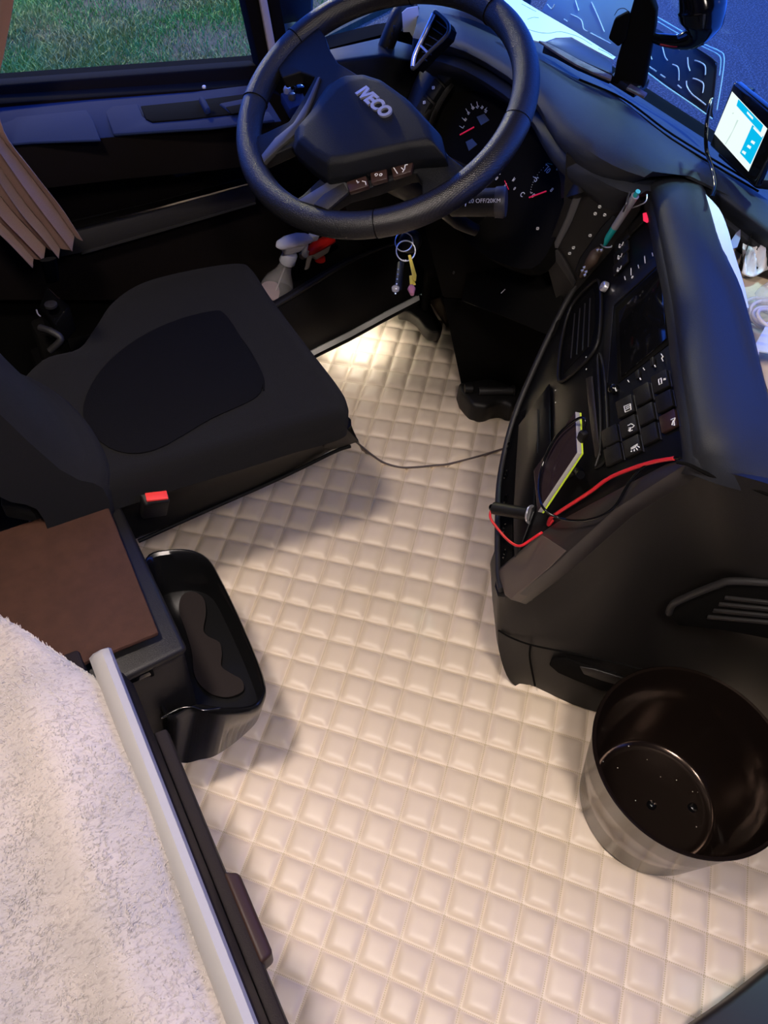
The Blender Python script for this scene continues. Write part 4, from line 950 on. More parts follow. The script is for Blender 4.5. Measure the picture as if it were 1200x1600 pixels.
# chrome letters
A0 = wpl = Plane(wc + wn_ * .0485, None, n=wn_)
pA, pB = A0.at(566, 145), A0.at(603, 178)
xd = (pB - pA).normalized(); yd = wn_.cross(xd).normalized()
tm = MB(); textmesh(tm, 'IVECO', (pA + pB) / 2, xd, yd, .0245, .0035, shear=.15, bold=.05)
tm.build('lettering', K['chrome'], sw)['label'] = 'chrome letters on the hub'
# column shroud and stalks
MB().tube([WW(.02, -.02, -.01), WW(.02, -.02, -.09), V((.90, 1.10, .56))], [.048, .045, .05], n=24).build('column_shroud', K['black'], sw, smooth=True)
sk = thing('control_stalk', P(750, 318, .70), 'thick black control stalk with a grey end cap and white print below the wheel rim', 'stalk')
sa, sb = P(712, 317, .70), P(787, 316, .715)
MB().tube([sa + V((.0, .05, 0)), sa, sb], [.012, .021, .021], n=24, smooth=1).build('barrel', K['black'], sk, smooth=True)
sdv = (sb - sa).normalized()
MB().lathe([(.0225, -.012), (.0235, 0), (.0215, .004), (.001, .006)], sb, sdv, n=28).build('end_cap', mat('stalk_cap', (.035, .033, .036), .5), sk, smooth=True)
tt = MB(); toC = (CAM - (sa + sb) / 2).normalized(); ydn = (toC - sdv * toC.dot(sdv)).normalized().cross(sdv)
textmesh(tt, '20 OFF/20KM', P(757, 314, .722), sdv, ydn * -1 if ydn.z < 0 else ydn, .0085, .0004)
tt.tube([P(727, 322, .722), P(729, 314, .722), P(735, 308, .722)], .0008, n=5)
tt.build('stalk_print', K['ink'], sk)
s2_ = MB().tube([P(690, 322, .68), P(715, 345, .62), P(745, 360, .60)], [.014, .013, .010], n=12).build('adjuster_lever', K['black'], sk, smooth=True)

# ignition keys
kz = .56
kk = thing('key_bunch', P(632, 385, kz), 'bunch of keys with yellow tag, purple bead and black fob hanging under the wheel', 'keys')
MB().lathe([(.020, -.02), (.020, .0), (.016, .004), (.006, .006)], P(640, 378, kz - .01), (-.5, -.6, .35), n=24).build('ignition_barrel', K['black'], kk, smooth=True)
def pring(cx, cy, rx, z, tilt=0):
    c = P(cx, cy, z); n_ = (CAM - c).normalized(); n_ = (n_ + V((.25, .1, -.1))).normalized(); u = n_.orthogonal().normalized(); v_ = n_.cross(u)
    return [c + u * math.cos(a) * rx + v_ * math.sin(a) * rx for a in [k * math.pi / 12 for k in range(24)]]
MB().tube(pring(631, 378, .0155, kz + .02), .0011, n=6, closed=True, smooth=1).build('key_ring', K['chrome'], kk, smooth=True)
MB().tube(pring(634, 392, .0165, kz + .022), .0012, n=6, closed=True, smooth=1).build('key_ring', K['chrome'], kk, smooth=True)
kb = P(625, 412, kz + .015)
MB().frustum([P(x, y, kz + .012) for x, y in ((621, 408), (632, 408), (628, 455), (616, 452))], [P(x, y, kz - .004) for x, y in ((621, 408), (632, 408), (628, 455), (616, 452))]).build('black_fob', K['black'], kk, bevel=.004, bseg=3)
MB().prism([P(x, y, kz + .02) for x, y in ((638, 399), (642, 398), (651, 430), (650, 440), (646, 438))], (.001, .003, -.002)).build('yellow_tag', K['yellow'], kk, bevel=.0005)
MB().prism([P(x, y, kz + .018) for x, y in ((640, 431), (645, 430), (650, 445), (641, 447))], (.001, .003, -.002)).build('yellow_tag', K['yellow'], kk, bevel=.0005)
MB().tube([P(643, 447, kz + .018), P(643, 452, kz + .018), P(644, 460, kz + .018)], [.004, .0068, .003], n=12).build('purple_bead', K['purple'], kk, smooth=True)
cbm = MB()
for k in range(6):
    c = P(622.5 - k * .9, 421 + k * 7.5, kz + .018); cbm.lathe([(.0002, -.0016), (.0016, 0), (.0002, .0016)], c, n=8)
for k in range(3): cbm.lathe([(.0002, -.0012), (.0012, 0), (.0002, .0012)], P(628 + k * 3, 406.5, kz + .02), n=8)
cbm.build('bead_chain', K['chrome'], kk, smooth=True)
MB().lathe([(.001, -.006), (.006, -.003), (.0065, .002), (.002, .006)], P(618, 451, kz + .016), n=14).build('grey_bead', K['clear'], kk, smooth=True)

# ================================================================== ANGLED CENTRE CONSOLE
FA, FB, FC = P(1015, 310, .72), P(1070, 700, .68), P(785, 925, .27)
fp = Plane(FA, FB, FC)
co_ = thing('centre_console', V((.85, .45, 0)), 'large black centre console angled towards the driver, standing on the mat at right', 'console')
face = [(1008, 306), (1030, 400), (1045, 480), (1058, 590), (1072, 690), (1066, 716), (960, 778), (862, 838), (800, 928), (789, 932), (777, 890), (776, 800), (779, 750), (790, 690), (806, 640), (822, 600), (862, 515), (903, 440), (960, 372)]
MB().prism([fp.at(x, y) for x, y in face], -fp.n * .04).build('control_face', K['face'], co_, bevel=.003)
# end wall and body
ew = Plane(FB, FC, P(930, 1112, 0))
tops = [fp.at(800, 760) - fp.n * .05, fp.at(777, 892), fp.at(789, 933), fp.at(862, 842), fp.at(960, 782), fp.at(1064, 722), P(1130, 737, .70), P(1225, 764, .69), P(1400, 830, .68)]
bots = [V((.86, .66, 0)), P(806, 1060, .0), P(835, 1073, 0), P(930, 1112, 0), V((.83, .30, 0)), V((.96, .25, 0)), V((1.01, .17, 0)), V((1.03, .0, 0)), V((1.08, -.4, 0))]
cols = []
for i, (a, b_) in enumerate(zip(tops, bots)):
    cols.append([a.lerp(b_, t) for t in (0, .12, .35, .6, .85, 1)])
cols[1] = [tops[1], P(776, 915, .235), P(775, 955, .18), P(776, 1000, .115), P(788, 1040, .05), P(802, 1058, .0)]
cols[2] = [tops[2], P(792, 950, .24), P(797, 985, .18), P(806, 1020, .11), P(818, 1055, .04), P(828, 1070, .0)]
cols[0] = [tops[0], V((.72, .64, .22)), V((.72, .66, .18)), V((.74, .64, .11)), V((.76, .62, .05)), V((.78, .62, 0))]
back = [V((1.08, .80, z)) for z in (.52, .45, .35, .2, .1, 0)]
MB().grid([back] + cols, thick=(.03, .02, 0), sm=3).build('body', K['black'], co_, smooth=True)
MB().prism([V((.80, .62, 0)), V((.80, .46, 0)), V((1.3, .05, 0)), V((1.3, .85, 0))], (0, 0, .25)).build('inner_body', K['black_matte'], co_)
MB().prism([V((1.04, .80, .2)), V((.90, .40, .2)), V((1.3, .05, .2)), V((1.3, .85, .2))], (0, 0, .36)).build('inner_body', K['black_matte'], co_)
# padded ridge
inner = [fp.at(1000, 320), fp.at(1014, 320), fp.at(1030, 400), fp.at(1045, 480), fp.at(1058, 590), fp.at(1072, 690), fp.at(1064, 722)]
c1 = [P(1003, 298, .735), P(1020, 300, .752), P(1043, 395, .748), P(1060, 480, .742), P(1075, 590, .735), P(1090, 685, .722), P(1090, 724, .695)]
c2_ = [P(1018, 280, .74), P(1045, 290, .765), P(1075, 395, .762), P(1098, 478, .758), P(1118, 585, .748), P(1138, 680, .733), P(1130, 738, .70)]
c3_ = [P(1052, 272, .742), P(1078, 288, .762), P(1108, 395, .758), P(1138, 470, .752), P(1166, 570, .742), P(1190, 665, .727), P(1190, 755, .69)]
c4_ = [P(1085, 277, .742), P(1098, 298, .748), P(1130, 398, .744), P(1158, 462, .74), P(1183, 565, .73), P(1212, 660, .715), P(1235, 768, .685)]
c5_ = [p + V((.004, -.004, -.14 if k < 5 else -.015)) for k, p in enumerate(c4_)]
MB().grid([inner, c1, c2_, c3_, c4_, c5_], thick=(.0, 0, -.02), sm=4).build('padded_ridge', K['black_soft'], co_, smooth=True)
MB().tube([P(1058, 722, .69), P(1078, 727, .695), P(1110, 742, .69), P(1160, 757, .682), P(1230, 784, .672)], .0022, n=6).build('ridge_seam', K['black_matte'], co_, smooth=True)
# taupe bezel band along the end of the face
MB().prism([fp.at(x, y, .004) for x, y in ((1062, 716), (1074, 724), (960, 796), (888, 862), (862, 886), (797, 937), (788, 930), (776, 890), (845, 832), (870, 815), (960, 766), (1040, 724))], -fp.n * .03).build('bezel_band', K['bezel'], co_, bevel=.003)
MB().prism([fp.at(x, y, .0055) for x, y in ((845, 834), (884, 860), (860, 884), (797, 936), (788, 929), (777, 892), (810, 866))], -fp.n * .02).build('bezel_lit_corner', mat('taupe_lit_corner', (.085, .062, .052), .45), co_, bevel=.002)['label'] = 'taupe bezel corner painted lighter where light catches it'  # lighter colour paints the light reflected at this end of the bezel
MB().tube([fp.at(x, y, .004) for x, y in ((1006, 305), (960, 374), (903, 442), (862, 517), (824, 600), (806, 645), (792, 692), (781, 750), (778, 800), (778, 890), (783, 922))], .0055, n=10).build('edge_rail', K['dark_grey'], co_, smooth=True)
# lower panel seams, pull slot, louvre
w2 = Plane(tops[4].lerp(bots[4], .5), tops[7].lerp(bots[7], .5), tops[5].lerp(bots[5], .15))
def ewt(pts, r, nm, m, h=.0): MB().tube([ew.at(x, y, h) for x, y in pts], r, n=6).build(nm, m, co_, smooth=True)
ewt(((779, 985), (800, 997), (835, 1009), (900, 1022), (960, 1035), (1010, 1048)), .0018, 'panel_seam', K['black_matte'], .010)
ewt(((829, 1008), (828, 1030), (836, 1072)), .0018, 'panel_seam', K['black_matte'], .008)
MB().prism([ew.at(x, y, .006) for x, y in ((858, 1040), (862, 1031), (885, 1030), (910, 1040), (960, 1054), (985, 1066), (980, 1082), (940, 1080), (905, 1066), (872, 1052))], -ew.n * .006).build('pull_slot', K['black_matte'], co_, bevel=.002)
MB().prism([ew.at(x, y, .008) for x, y in ((905, 1042), (930, 1047), (985, 1064), (982, 1076), (940, 1064), (912, 1054))], -ew.n * .004).build('pull_handle', K['black'], co_, bevel=.002)
lv = [(1045, 958), (1052, 944), (1075, 932), (1120, 914), (1150, 908), (1260, 914), (1260, 1010), (1130, 985), (1060, 978)]
MB().tube([w2.at(x, y, .004) for x, y in lv[:6]], .0055, n=10).build('louvre_frame', K['dark_grey'], co_, smooth=True)
MB().prism([w2.at(x, y, .004) for x, y in lv], -w2.n * .012).build('louvre_recess', K['black_matte'], co_, bevel=.002)
for k in range(4):
    y = 934 + 10 * k; MB().prism([w2.at(1132 - 9 * k, y, .008), w2.at(1260, y + 14, .008), w2.at(1260, y + 18, .006), w2.at(1131 - 9 * k, y + 3.5, .006)], -w2.n * .006).build('louvre', K['dark_grey'], co_, bevel=.0008)

def fq4(name, pts, m, h0=0.0, h=.004, bev=.0015, parent=None):
    return MB().prism([fp.at(x, y, h0) for x, y in pts], fp.n * h).build(name, m, parent or co_, bevel=bev)
# upper switch bank
fq4('radio_panel', ((948, 468), (1000, 418), (1040, 392), (1040, 405), (960, 478), (950, 600), (944, 560)), K['black'], 0, .002)
fq4('display_recess', ((962, 482), (1040, 408), (1050, 535), (966, 600)), K['black_matte'], 0, .001)
fq4('display', ((968, 488), (1034, 422), (1043, 530), (971, 590)), mat('dark_display', (.004, .004, .005), .08), .001, .002)
for k, (a, b_) in enumerate((((962, 380), (985, 356)), ((985, 354), (1018, 322)))):
    for j in range(3 if k == 0 else 1):
        x0, y0 = a[0] - 1 * j, a[1] + 19 * j; x1, y1 = b_[0] - 1 * j, b_[1] + 19 * j
        fq4('rocker_switch', ((x0, y0), (x1, y1), (x1 + 1, y1 + 15), (x0 + 1, y0 + 15)), K['black'], .001, .004)
fq4('warning_lamp', ((1006, 334), (1022, 330), (1020, 338), (1012, 349), (1007, 346)), K['led'], .003, .003)['label'] = 'glowing red switch lamp'
icons = MB()
def ln(pl, h, *pts, r=.0006): icons.tube([pl.at(x, y, h) for x, y in pts], r, n=4, smooth=1)
for x, y in ((970, 383), (968, 401), (967, 420)):
    ln(fp, .0058, (x - 3, y + 4), (x - 2, y - 2), (x + 1, y)); ln(fp, .0058, (x + 2, y + 1), (x + 4, y - 5)); ring_icon(icons, fp, x - 1, y + 3, .0016, .0058, .0005)
ring_icon(icons, fp, 988, 0 + 397 + 36, .0018, .003, .0006)
ln(fp, .0032, (1007, 400), (1008, 411), r=.0008); ln(fp, .0032, (986, 419), (986, 430), r=.0008)
for x, y in ((1019, 398), (997, 417), (976, 435)): ln(fp, .0032, (x, y - 3), (x + 1, y + 2), r=.0008)
# lower radio bar
for x, y in ((981, 596), (1005, 577)): ln(fp, .0035, (x, y - 2), (x + 2, y + 1), r=.0008)
for x, y in ((999, 590), (1022, 570)):
    fq4('preset_button', ((x - 4, y - 8), (x + 2, y - 12), (x + 3, y + 2), (x - 2, y + 5)), K['black'], .001, .004)
    ln(fp, .0055, (x + 1, y + 1), (x + 2, y + 3), r=.0011)
ln(fp, .0035, (1033, 553), (1036, 557), (1034, 560), (1036, 564), r=.0009)
MB().lathe([(.0075, 0), (.0070, .008), (.0055, .010), (.001, .0105)], fp.at(962, 609, .001), fp.n, n=24).build('radio_knob', K['black_gloss'], co_, smooth=True)
MB().lathe([(.0085, 0), (.0085, .006), (.0070, .008), (.0040, .0085), (.001, .007)], fp.at(947, 449, .002), fp.n, n=28).build('volume_knob', K['chrome'], co_, smooth=True)['label'] = 'chrome ringed knob'
ln(fp, .0125, (961, 606), (963, 611), r=.001)
# rocker switches in three columns
def rocker(cx, cy, m=None):
    du = (13.0, -6.8); dv = (2.6, 14.0); k = .93
    pts = [(cx - du[0] * k - dv[0] * k, cy - du[1] * k - dv[1] * k), (cx + du[0] * k - dv[0] * k, cy + du[1] * k - dv[1] * k), (cx + du[0] * k + dv[0] * k, cy + du[1] * k + dv[1] * k), (cx - du[0] * k + dv[0] * k, cy - du[1] * k + dv[1] * k)]
    fq4('rocker_switch', pts, m or K['black'], .001, .006)
    MB().tube([fp.at(pts[1][0], pts[1][1], .0065), fp.at(pts[2][0], pts[2][1], .0065)], .0008, n=5, smooth=1).build('switch_edge', K['dark_grey'], co_)
for r_ in range(3):
    rocker(981 + 5.5 * r_, 637 + 31 * r_)
    rocker(1008 + 5.5 * r_, 618 + 31 * r_)
    rocker(1036 + 6.5 * r_, 598 + 31 * r_, K['brown_switch'] if r_ == 2 else None)
rocker(957, 683); rocker(962, 712)
hh = .0078
for pts in (((975, 635), (985, 631), (986, 640), (977, 644), (975, 635)), ((978, 637), (984, 634)), ((978, 640), (984, 637)), ((981, 665), (986, 662), (991, 665), (988, 668), (982, 669)), ((985, 669), (984, 674), (988, 672)),
            ((986, 700), (996, 694), (992, 699), (986, 702)), ((987, 704), (986, 706)), ((991, 702), (991, 705)), ((994, 700), (996, 703)), ((996, 697), (999, 699)),
            ((1029, 593), (1033, 591), (1034, 599), (1030, 601), (1029, 593)), ((1037, 592), (1040, 591), (1037, 594), (1040, 593)),
            ((1048, 656), (1055, 653), (1053, 658), (1054, 665), (1050, 664), (1052, 657))):
    ln(fp, hh, *pts, r=.0008)
ring_icon(icons, fp, 983, 672, .0014, hh, .0005)
for x, y in ((868, 610), (868, 629), (916, 558), (916, 577)): icons.lathe([(.0014, 0), (.001, .0008)], fp.at(x, y, .003), fp.n, n=8)
icons.build('control_symbols', K['ink'], co_)
# storage frames and trims down the left of the face
def frame(name, pts, r, m, h=.003): MB().tube([fp.at(x, y, h) for x, y in pts], r, n=8, closed=True, smooth=4).build(name, m, co_, smooth=True)
frame('compartment_frame', ((893, 478), (928, 440), (938, 450), (938, 510), (930, 545), (905, 575), (878, 596), (872, 585), (878, 530)), .0030, K['black'])
fq4('compartment_recess', ((895, 484), (926, 450), (930, 460), (930, 510), (922, 540), (880, 585), (884, 530)), K['black_matte'], .0, .001)
for k in range(4): MB().tube([fp.at(898 + 8 * k, 490 - 8 * k, .002), fp.at(892 + 9 * k, 560 - 6 * k, .002)], .0012, n=6, smooth=1).build('compartment_rib', K['dark_grey'], co_)
fq4('trim_strip', ((917, 592), (927, 588), (932, 640), (940, 712), (932, 716), (924, 660)), K['bezel'], .001, .003)
frame('holder_frame', ((930, 730), (944, 722), (950, 700), (946, 600), (940, 560), (934, 560), (938, 640), (938, 700)), .0022, K['black'])
fq4('side_channel', ((778, 760), (792, 690), (806, 652), (822, 640), (808, 720), (802, 800), (800, 900), (783, 915), (780, 860)), K['black_matte'], .001, .001)
for x, y in ((797, 697), (792, 742), (792, 780), (790, 826), (790, 866)):
    MB().lathe([(.0085, 0), (.0085, .003), (.0062, .004), (.0060, .001), (.001, .001)], fp.at(x, y, .001), fp.n, n=24).build('socket', K['black_gloss'], co_, smooth=True)
fq4('lower_tray_panel', ((812, 665), (860, 600), (862, 700), (858, 720), (838, 735), (836, 800), (806, 880), (804, 800)), K['face'], .001, .003)
MB().tube([fp.at(840, 640, .005), fp.at(840, 708, .005)], .0008, n=5, smooth=1).build('panel_edge', K['dark_grey'], co_)

# 12 V plug
pl_ = thing('power_plug', fp.at(800, 797, .03), 'black round plug in a chrome ringed socket at the left edge of the console', 'plug')
qa, qb = fp.at(772, 794, .045), fp.at(824, 803, .008)
MB().tube([qa, qb], .0105, n=22, smooth=1).build('plug_body', K['black'], pl_, smooth=True)
MB().tube([fp.at(768, 793, .047), fp.at(774, 794, .044)], .006, n=12, smooth=1).build('cable_gland', K['black_gloss'], pl_, smooth=True)
ax_ = (qb - qa).normalized()
MB().lathe([(.0150, .004), (.0160, .006), (.0155, .0075), (.012, .007), (.011, .002)], qb, ax_, n=32).build('chrome_ring', K['chrome'], pl_, smooth=True)
# phone in its holder
ph = thing('phone', fp.at(870, 720, .045), 'dark phone with silver and lime edge leaning on the console face', 'phone')
g0 = [(899, 643), (902, 707), (840, 800), (834, 735)]
G0 = [fp.at(x, y, .050) for x, y in g0]; G1 = [fp.at(x + 7, y + 1.5, .043) for x, y in g0]; G2 = [fp.at(x + 9.5, y + 2.2, .040) for x, y in g0]
MB().frustum(G0, G1).build('phone_body', K['rail'], ph, bevel=.0008)
MB().frustum([p.lerp(sum(G0, V()) / 4, .02) + fp.n * .0004 for p in G0], G0).build('phone_glass', K['screen_off'], ph)
MB().frustum(G1, G2).build('lime_case', K['lime'], ph)
MB().tube([fp.at(907, 742, .036), fp.at(900, 735, .02), fp.at(880, 745, .003)], [.006, .007, .010], n=12).build('holder_foot', K['black_gloss'], ph, smooth=True)
MB().box(fp.at(910, 682, .045), .012, .012, .020).build('holder_clip', K['black'], ph, bevel=.004)
# cables on the console
def cable(name, pts, r, m, lab):
    return tag(MB().tube(pts, r, n=8, smooth=8).build(name, m, smooth=True), lab, 'cable')
cable('phone_cable', [fp.at(x, y, h) for x, y, h in ((912, 672, .05), (914, 656, .055), (902, 655, .058), (870, 682, .06), (848, 725, .06), (842, 765, .06), (850, 795, .055), (880, 811, .03), (920, 812, .02), (958, 794, .012), (985, 752, .010), (1010, 727, .008), (1040, 716, .008), (1062, 716, .010))], .0021, K['black_gloss'], 'thin black cable looping over the phone on the console face')
cable('power_cable', [fp.at(x, y, h) for x, y, h in ((768, 795, .046), (766, 808, .045), (776, 824, .04), (795, 845, .03), (812, 853, .022), (830, 843, .014), (842, 835, .010), (847, 832, .006))], .0022, K['redcable'], 'red cable hanging from the black round plug')
cable('power_cable', [fp.at(x, y, h) for x, y, h in ((864, 812, .004), (857, 820, .007), (860, 810, .010), (875, 799, .010), (920, 770, .009), (950, 748, .009), (985, 733, .009), (1020, 722, .009), (1054, 716, .009))], .0028, K['redcable'], 'thick red cable running along the lower edge of the console face')
# pen and charms clipped on the console rail
pn = thing('ballpoint_pen', fp.at(968, 340, .03), 'teal and grey pen tucked at the upper edge of the console face', 'pen')
p0, p1 = fp.at(939, 388, .012), fp.at(997, 299, .045)
MB().tube([p0, p0.lerp(p1, .08), p0.lerp(p1, .5)], [.002, .0052, .0058], n=14, smooth=1).build('barrel', K['teal'], pn, smooth=True)
MB().tube([p0.lerp(p1, .40), p0.lerp(p1, .93)], .0061, n=14, smooth=1).build('clear_sleeve', K['pengrey'], pn, smooth=True)
MB().tube([p0.lerp(p1, .93), p1], .0038, n=12, smooth=1).build('push_button', K['teal'], pn, smooth=True)
MB().tube([fp.at(984, 300, .048), fp.at(978, 320, .048), fp.at(974, 330, .042)], .0015, n=6).build('clip', K['satin'], pn, smooth=True)
MB().tube([fp.at(1011, 304, .03), fp.at(1008, 316, .03), fp.at(988, 325, .03)], .0010, n=6).build('clip_wire', K['chrome'], pn, smooth=True)
ch = thing('beaded_charm', fp.at(925, 405, .02), 'brown cord charm with small metal beads hanging below the teal pen', 'charm')
MB().tube([fp.at(940, 388, .016), fp.at(930, 398, .018), fp.at(924, 408, .018), fp.at(914, 422, .014), fp.at(908, 432, .010)], [.006, .010, .010, .006, .004], n=12).build('cord', K['brownbead'], ch, smooth=True)
for x, y in ((934, 391), (940, 391), (913, 418), (916, 425), (910, 423), (914, 430)):
    MB().lathe([(.0005, -.003), (.0032, 0), (.0005, .003)], fp.at(x, y, .028), fp.n, n=12).build('metal_bead', K['chrome'], ch, smooth=True)
MB().tube([fp.at(936, 380, .02), fp.at(945, 386, .024), fp.at(954, 386, .02), fp.at(956, 384, .018)], .0012, n=6).build('metal_hook', K['chrome'], ch, smooth=True)

# ================================================================== SHELF RIGHT OF THE RIDGE
zs = .700
sh = MB().prism([P(x, y, zs) for x, y in ((1080, 300), (1172, 322), (1420, 400), (1420, 900), (1240, 770), (1190, 640), (1150, 500), (1120, 400))], (0, 0, -.02)).build('shelf_tray', K['black'], bevel=.003)
tag(sh, 'black recessed tray behind the padded console ridge at the right edge', 'tray')
lc = MB().prism([P(x, y, zs + .001) for x, y in ((1132, 398), (1150, 388), (1180, 384), (1380, 420), (1380, 880), (1242, 745), (1210, 650), (1180, 560), (1160, 480))], (0, 0, .004)).build('shelf_cloth', K['beige'])
tag(lc, 'beige cloth lining the tray at the right edge', 'cloth')
cdm = MB().grid([[P(1094, 296, .76), P(1107, 345, .758), P(1116, 390, .756), P(1121, 407, .754), P(1140, 424, .750), P(1152, 446, .745), P(1163, 480, .735)], [P(1095, 297, .76), P(1123, 326, .765), P(1137, 358, .762), P(1146, 392, .758), P(1156, 424, .750), P(1163, 448, .742), P(1170, 481, .735)]], thick=(.001, .001, .0), sm=3).build('folded_sheet', K['paper'], smooth=True)
tag(cdm, 'narrow curved sheet of white paper tucked along the padded ridge', 'paper')
# black carton with tissue
cb = thing('open_carton', P(1180, 400, zs), 'small black and brown open carton behind the tissue on the beige cloth', 'box')
q0, q1_, q2, q3 = P(1152, 422, zs + .006), P(1205, 438, zs + .006), P(1270, 360, zs + .006), P(1172, 352, zs + .006)
for a, b_ in ((q0, q1_), (q0, q3), (q3, q2), (q1_, q2)):
    MB().grid([[a, b_], [a + V((0, 0, .035 if (a, b_) != (q0, q1_) else .012)), b_ + V((0, 0, .045 if (a, b_) != (q0, q1_) else .012))]], thick=(.0025, .002, 0)).build('carton_wall', K['black'], cb)
MB().prism([q0, q1_, q2, q3], (0, 0, .002)).build('carton_base', mat('carton_brown', (.12, .08, .07), .8), cb)
tr = []
for a in range(9):
    row = []
    for b_ in range(12):
        u, v_ = a / 8, b_ / 11; p = P(1160 + 48 * v_ - 4 * u, 425 - 34 * u + 6 * math.sin(v_ * 5), zs + .02)
        row.append(p + V((0, 0, .012 * math.sin(v_ * 19 + u * 4) * math.sin(u * 3.1) + .012 * u)))
    tr.append(row)
tag(MB().grid(tr, thick=(0, 0, -.002), sm=2).build('tissue', K['tissue'], smooth=True), 'crumpled white tissue in the carton at the right edge', 'tissue')
tag(MB().prism([P(x, y, .735) for x, y in ((1137, 384), (1150, 364), (1157, 358), (1157, 372), (1152, 386), (1140, 390))], (0, 0, -.001)).build('paper_scrap', mat('lilac_paper', (.25, .27, .42), .8)), 'small lilac paper scrap beside the carton and the curved white sheet', 'paper')
cl_ = thing('tubing_coil', P(1190, 490, zs + .01), 'coil of clear plastic tubing on the beige cloth', 'tubing')
for k in range(5):
    cx, cy = 1196 + 2 * k, 486 + 3 * k; rr = .032 - .0032 * k; c = P(cx, cy, zs + .012 + .006 * k); tl = .25 * math.sin(k * 2.1)
    MB().tube([c + V((math.cos(a) * rr, math.sin(a) * rr * .9, math.cos(a + k) * rr * tl)) for a in [q * math.pi / 9 for q in range(18)]], .0026, n=8, closed=True, smooth=3).build('loop', K['cleartube'], cl_, smooth=True)
bgm = MB().lathe([(.005, 0), (.024, .006), (.030, .018), (.022, .034), (.010, .044), (.002, .046)], P(1205, 485, zs + .01), n=14).build('plastic_bag', K['clear'], smooth=True)
tag(bgm, 'small crumpled clear plastic bag inside the tubing coil', 'bag')
msk = thing('face_mask', P(1195, 530, .68), 'pale blue pleated face mask with a white ear loop at the right edge', 'face mask')
mr = []
for a in range(8):
    t = a / 7; mr.append([P(1176 + (1200 - 1176) * t, 546 - 44 * t, .735) + V((0, 0, .002 * (a % 2))), P(1215 + 10 * t, 553 - 44 * t, .745) + V((0, 0, .002 * (a % 2))), P(1270 + 10 * t, 565 - 44 * t, .735)])
MB().grid(mr, thick=(0, 0, -.002)).build('mask_panel', K['mask'], msk)
MB().tube([P(1184, 548, .737), P(1181, 570, .735), P(1179.5, 600, .733), P(1182, 622, .73), P(1190, 637, .725), P(1203, 643, .72), P(1225, 640, .715)], .0018, n=8).build('ear_loop', K['tissue'], msk, smooth=True)

# ================================================================== ON THE DASH
# tablet navigation unit
tb0, tb1 = P(1107, 227, .790), P(1178, 293, .790)
h_ = .05
while proj(tb0 + V((0, 0, h_)))[1] > 127 and h_ < .3: h_ += .001
tp = Plane(tb0, tb1, tb0 + V((0, 0, .1)))
tbx = thing('navigation_tablet', (tb0 + tb1) / 2, 'black framed navigation screen showing a white and cyan map at the right edge', 'navigation device')
MB().prism([tb0, tb1, tb1 + V((0, 0, h_)), tb0 + V((0, 0, h_))], -tp.n * .014).build('casing', K['black_gloss'], tbx, bevel=.004, bseg=3)
def tq(name, pts, m, h): return MB().prism([tp.at(x, y, h) for x, y in pts], tp.n * .0003).build(name, m, tbx)
tq('screen', ((1144, 143), (1199, 201), (1169.5, 268), (1116.5, 209)), K['scr_white'], .0002)
tq('screen_banner', ((1154, 155), (1151, 165), (1188.5, 207), (1192.6, 196)), K['scr_cyan'], .0006)
tq('screen_panel', ((1176, 195), (1156.4, 239), (1172.4, 257), (1193, 213)), K['scr_cyan'], .0006)
tq('screen_text_line', ((1168, 174), (1177, 184), (1176, 187), (1167, 177)), K['scr_white'], .001)
tq('screen_text_line', ((1178, 198), (1192, 212), (1190.5, 215), (1177, 200.5)), K['scr_white'], .001)
for x, y in ((1177, 222), (1171, 229), (1163, 238)):
    tq('screen_icon', ((x - 2, y - 3), (x + 3, y), (x + 1, y + 4), (x - 4, y)), K['scr_white'], .001)
tq('map_road', ((1152, 187), (1154, 188), (1141, 214), (1134, 226), (1133, 225), (1145, 204)), K['scr_grey'], .0008)
tq('map_road', ((1145, 176), (1147, 176), (1146, 178), (1144, 178)), K['scr_grey'], .0008)
for x, y in ((1168, 146), (1190, 168)): MB().box(tp.at(x, y, -.016), .014, .014, .018).build('bracket_knob', K['black'], tbx, bevel=.003)
MB().prism([tp.at(x, y, -.004) for x, y in ((1205, 232), (1207, 233), (1185, 280), (1183, 278))], tp.n * .002).build('red_edge', K['needle'], tbx)['label'] = 'red glowing edge line'
MB().prism([P(x, y, .775) for x, y in ((1120, 245), (1180, 296), (1215, 300), (1160, 220))], (0, 0, .016)).build('foot', K['black'], tbx, bevel=.004)
cable('tablet_cable', [P(1112, 155, .86), P(1107, 175, .85), P(1103, 205, .83), P(1104, 235, .80), P(1112, 260, .79), P(1116, 278, .788), P(1117, 292, .785), P(1112, 308, .78)], .0028, K['black_gloss'], 'black cable running from the navigation screen down over the dash pad')

# phone mount
hb = P(980, 138, .785); hp_ = Plane(P(957, 132, .785), P(1003, 143, .785), P(957, 132, .785) + V((0, 0, .1)))
hm_ = thing('phone_mount', hb, 'black upright phone mount on the dash with a glossy curved arm', 'phone mount')
MB().prism([hp_.at(x, y) for x, y in ((957, 130), (963, 96), (990, 0), (998, -10), (1016, -8), (1025, 18), (1023, 44), (1006, 138), (995, 145))], -hp_.n * .028).build('cradle', K['black_matte'], hm_, bevel=.005, bseg=3)
MB().prism([hp_.at(x, y, .006) for x, y in ((960, 30), (981, 19), (984, 28), (978, 62), (966, 74), (950, 61))], -hp_.n * .014).build('grip_jaw', K['black_matte'], hm_, bevel=.003)
MB().tube([hp_.at(x, y, .002) for x, y in ((960, 24), (966, 15), (975, 13), (982, 18))], .0006, n=5).build('spring_wire', K['dark_grey'], hm_)
MB().prism([P(x, y, .78) for x, y in ((950, 130), (990, 155), (1012, 138), (980, 112))], (0, 0, .015)).build('mount_foot', K['black'], hm_, bevel=.004)
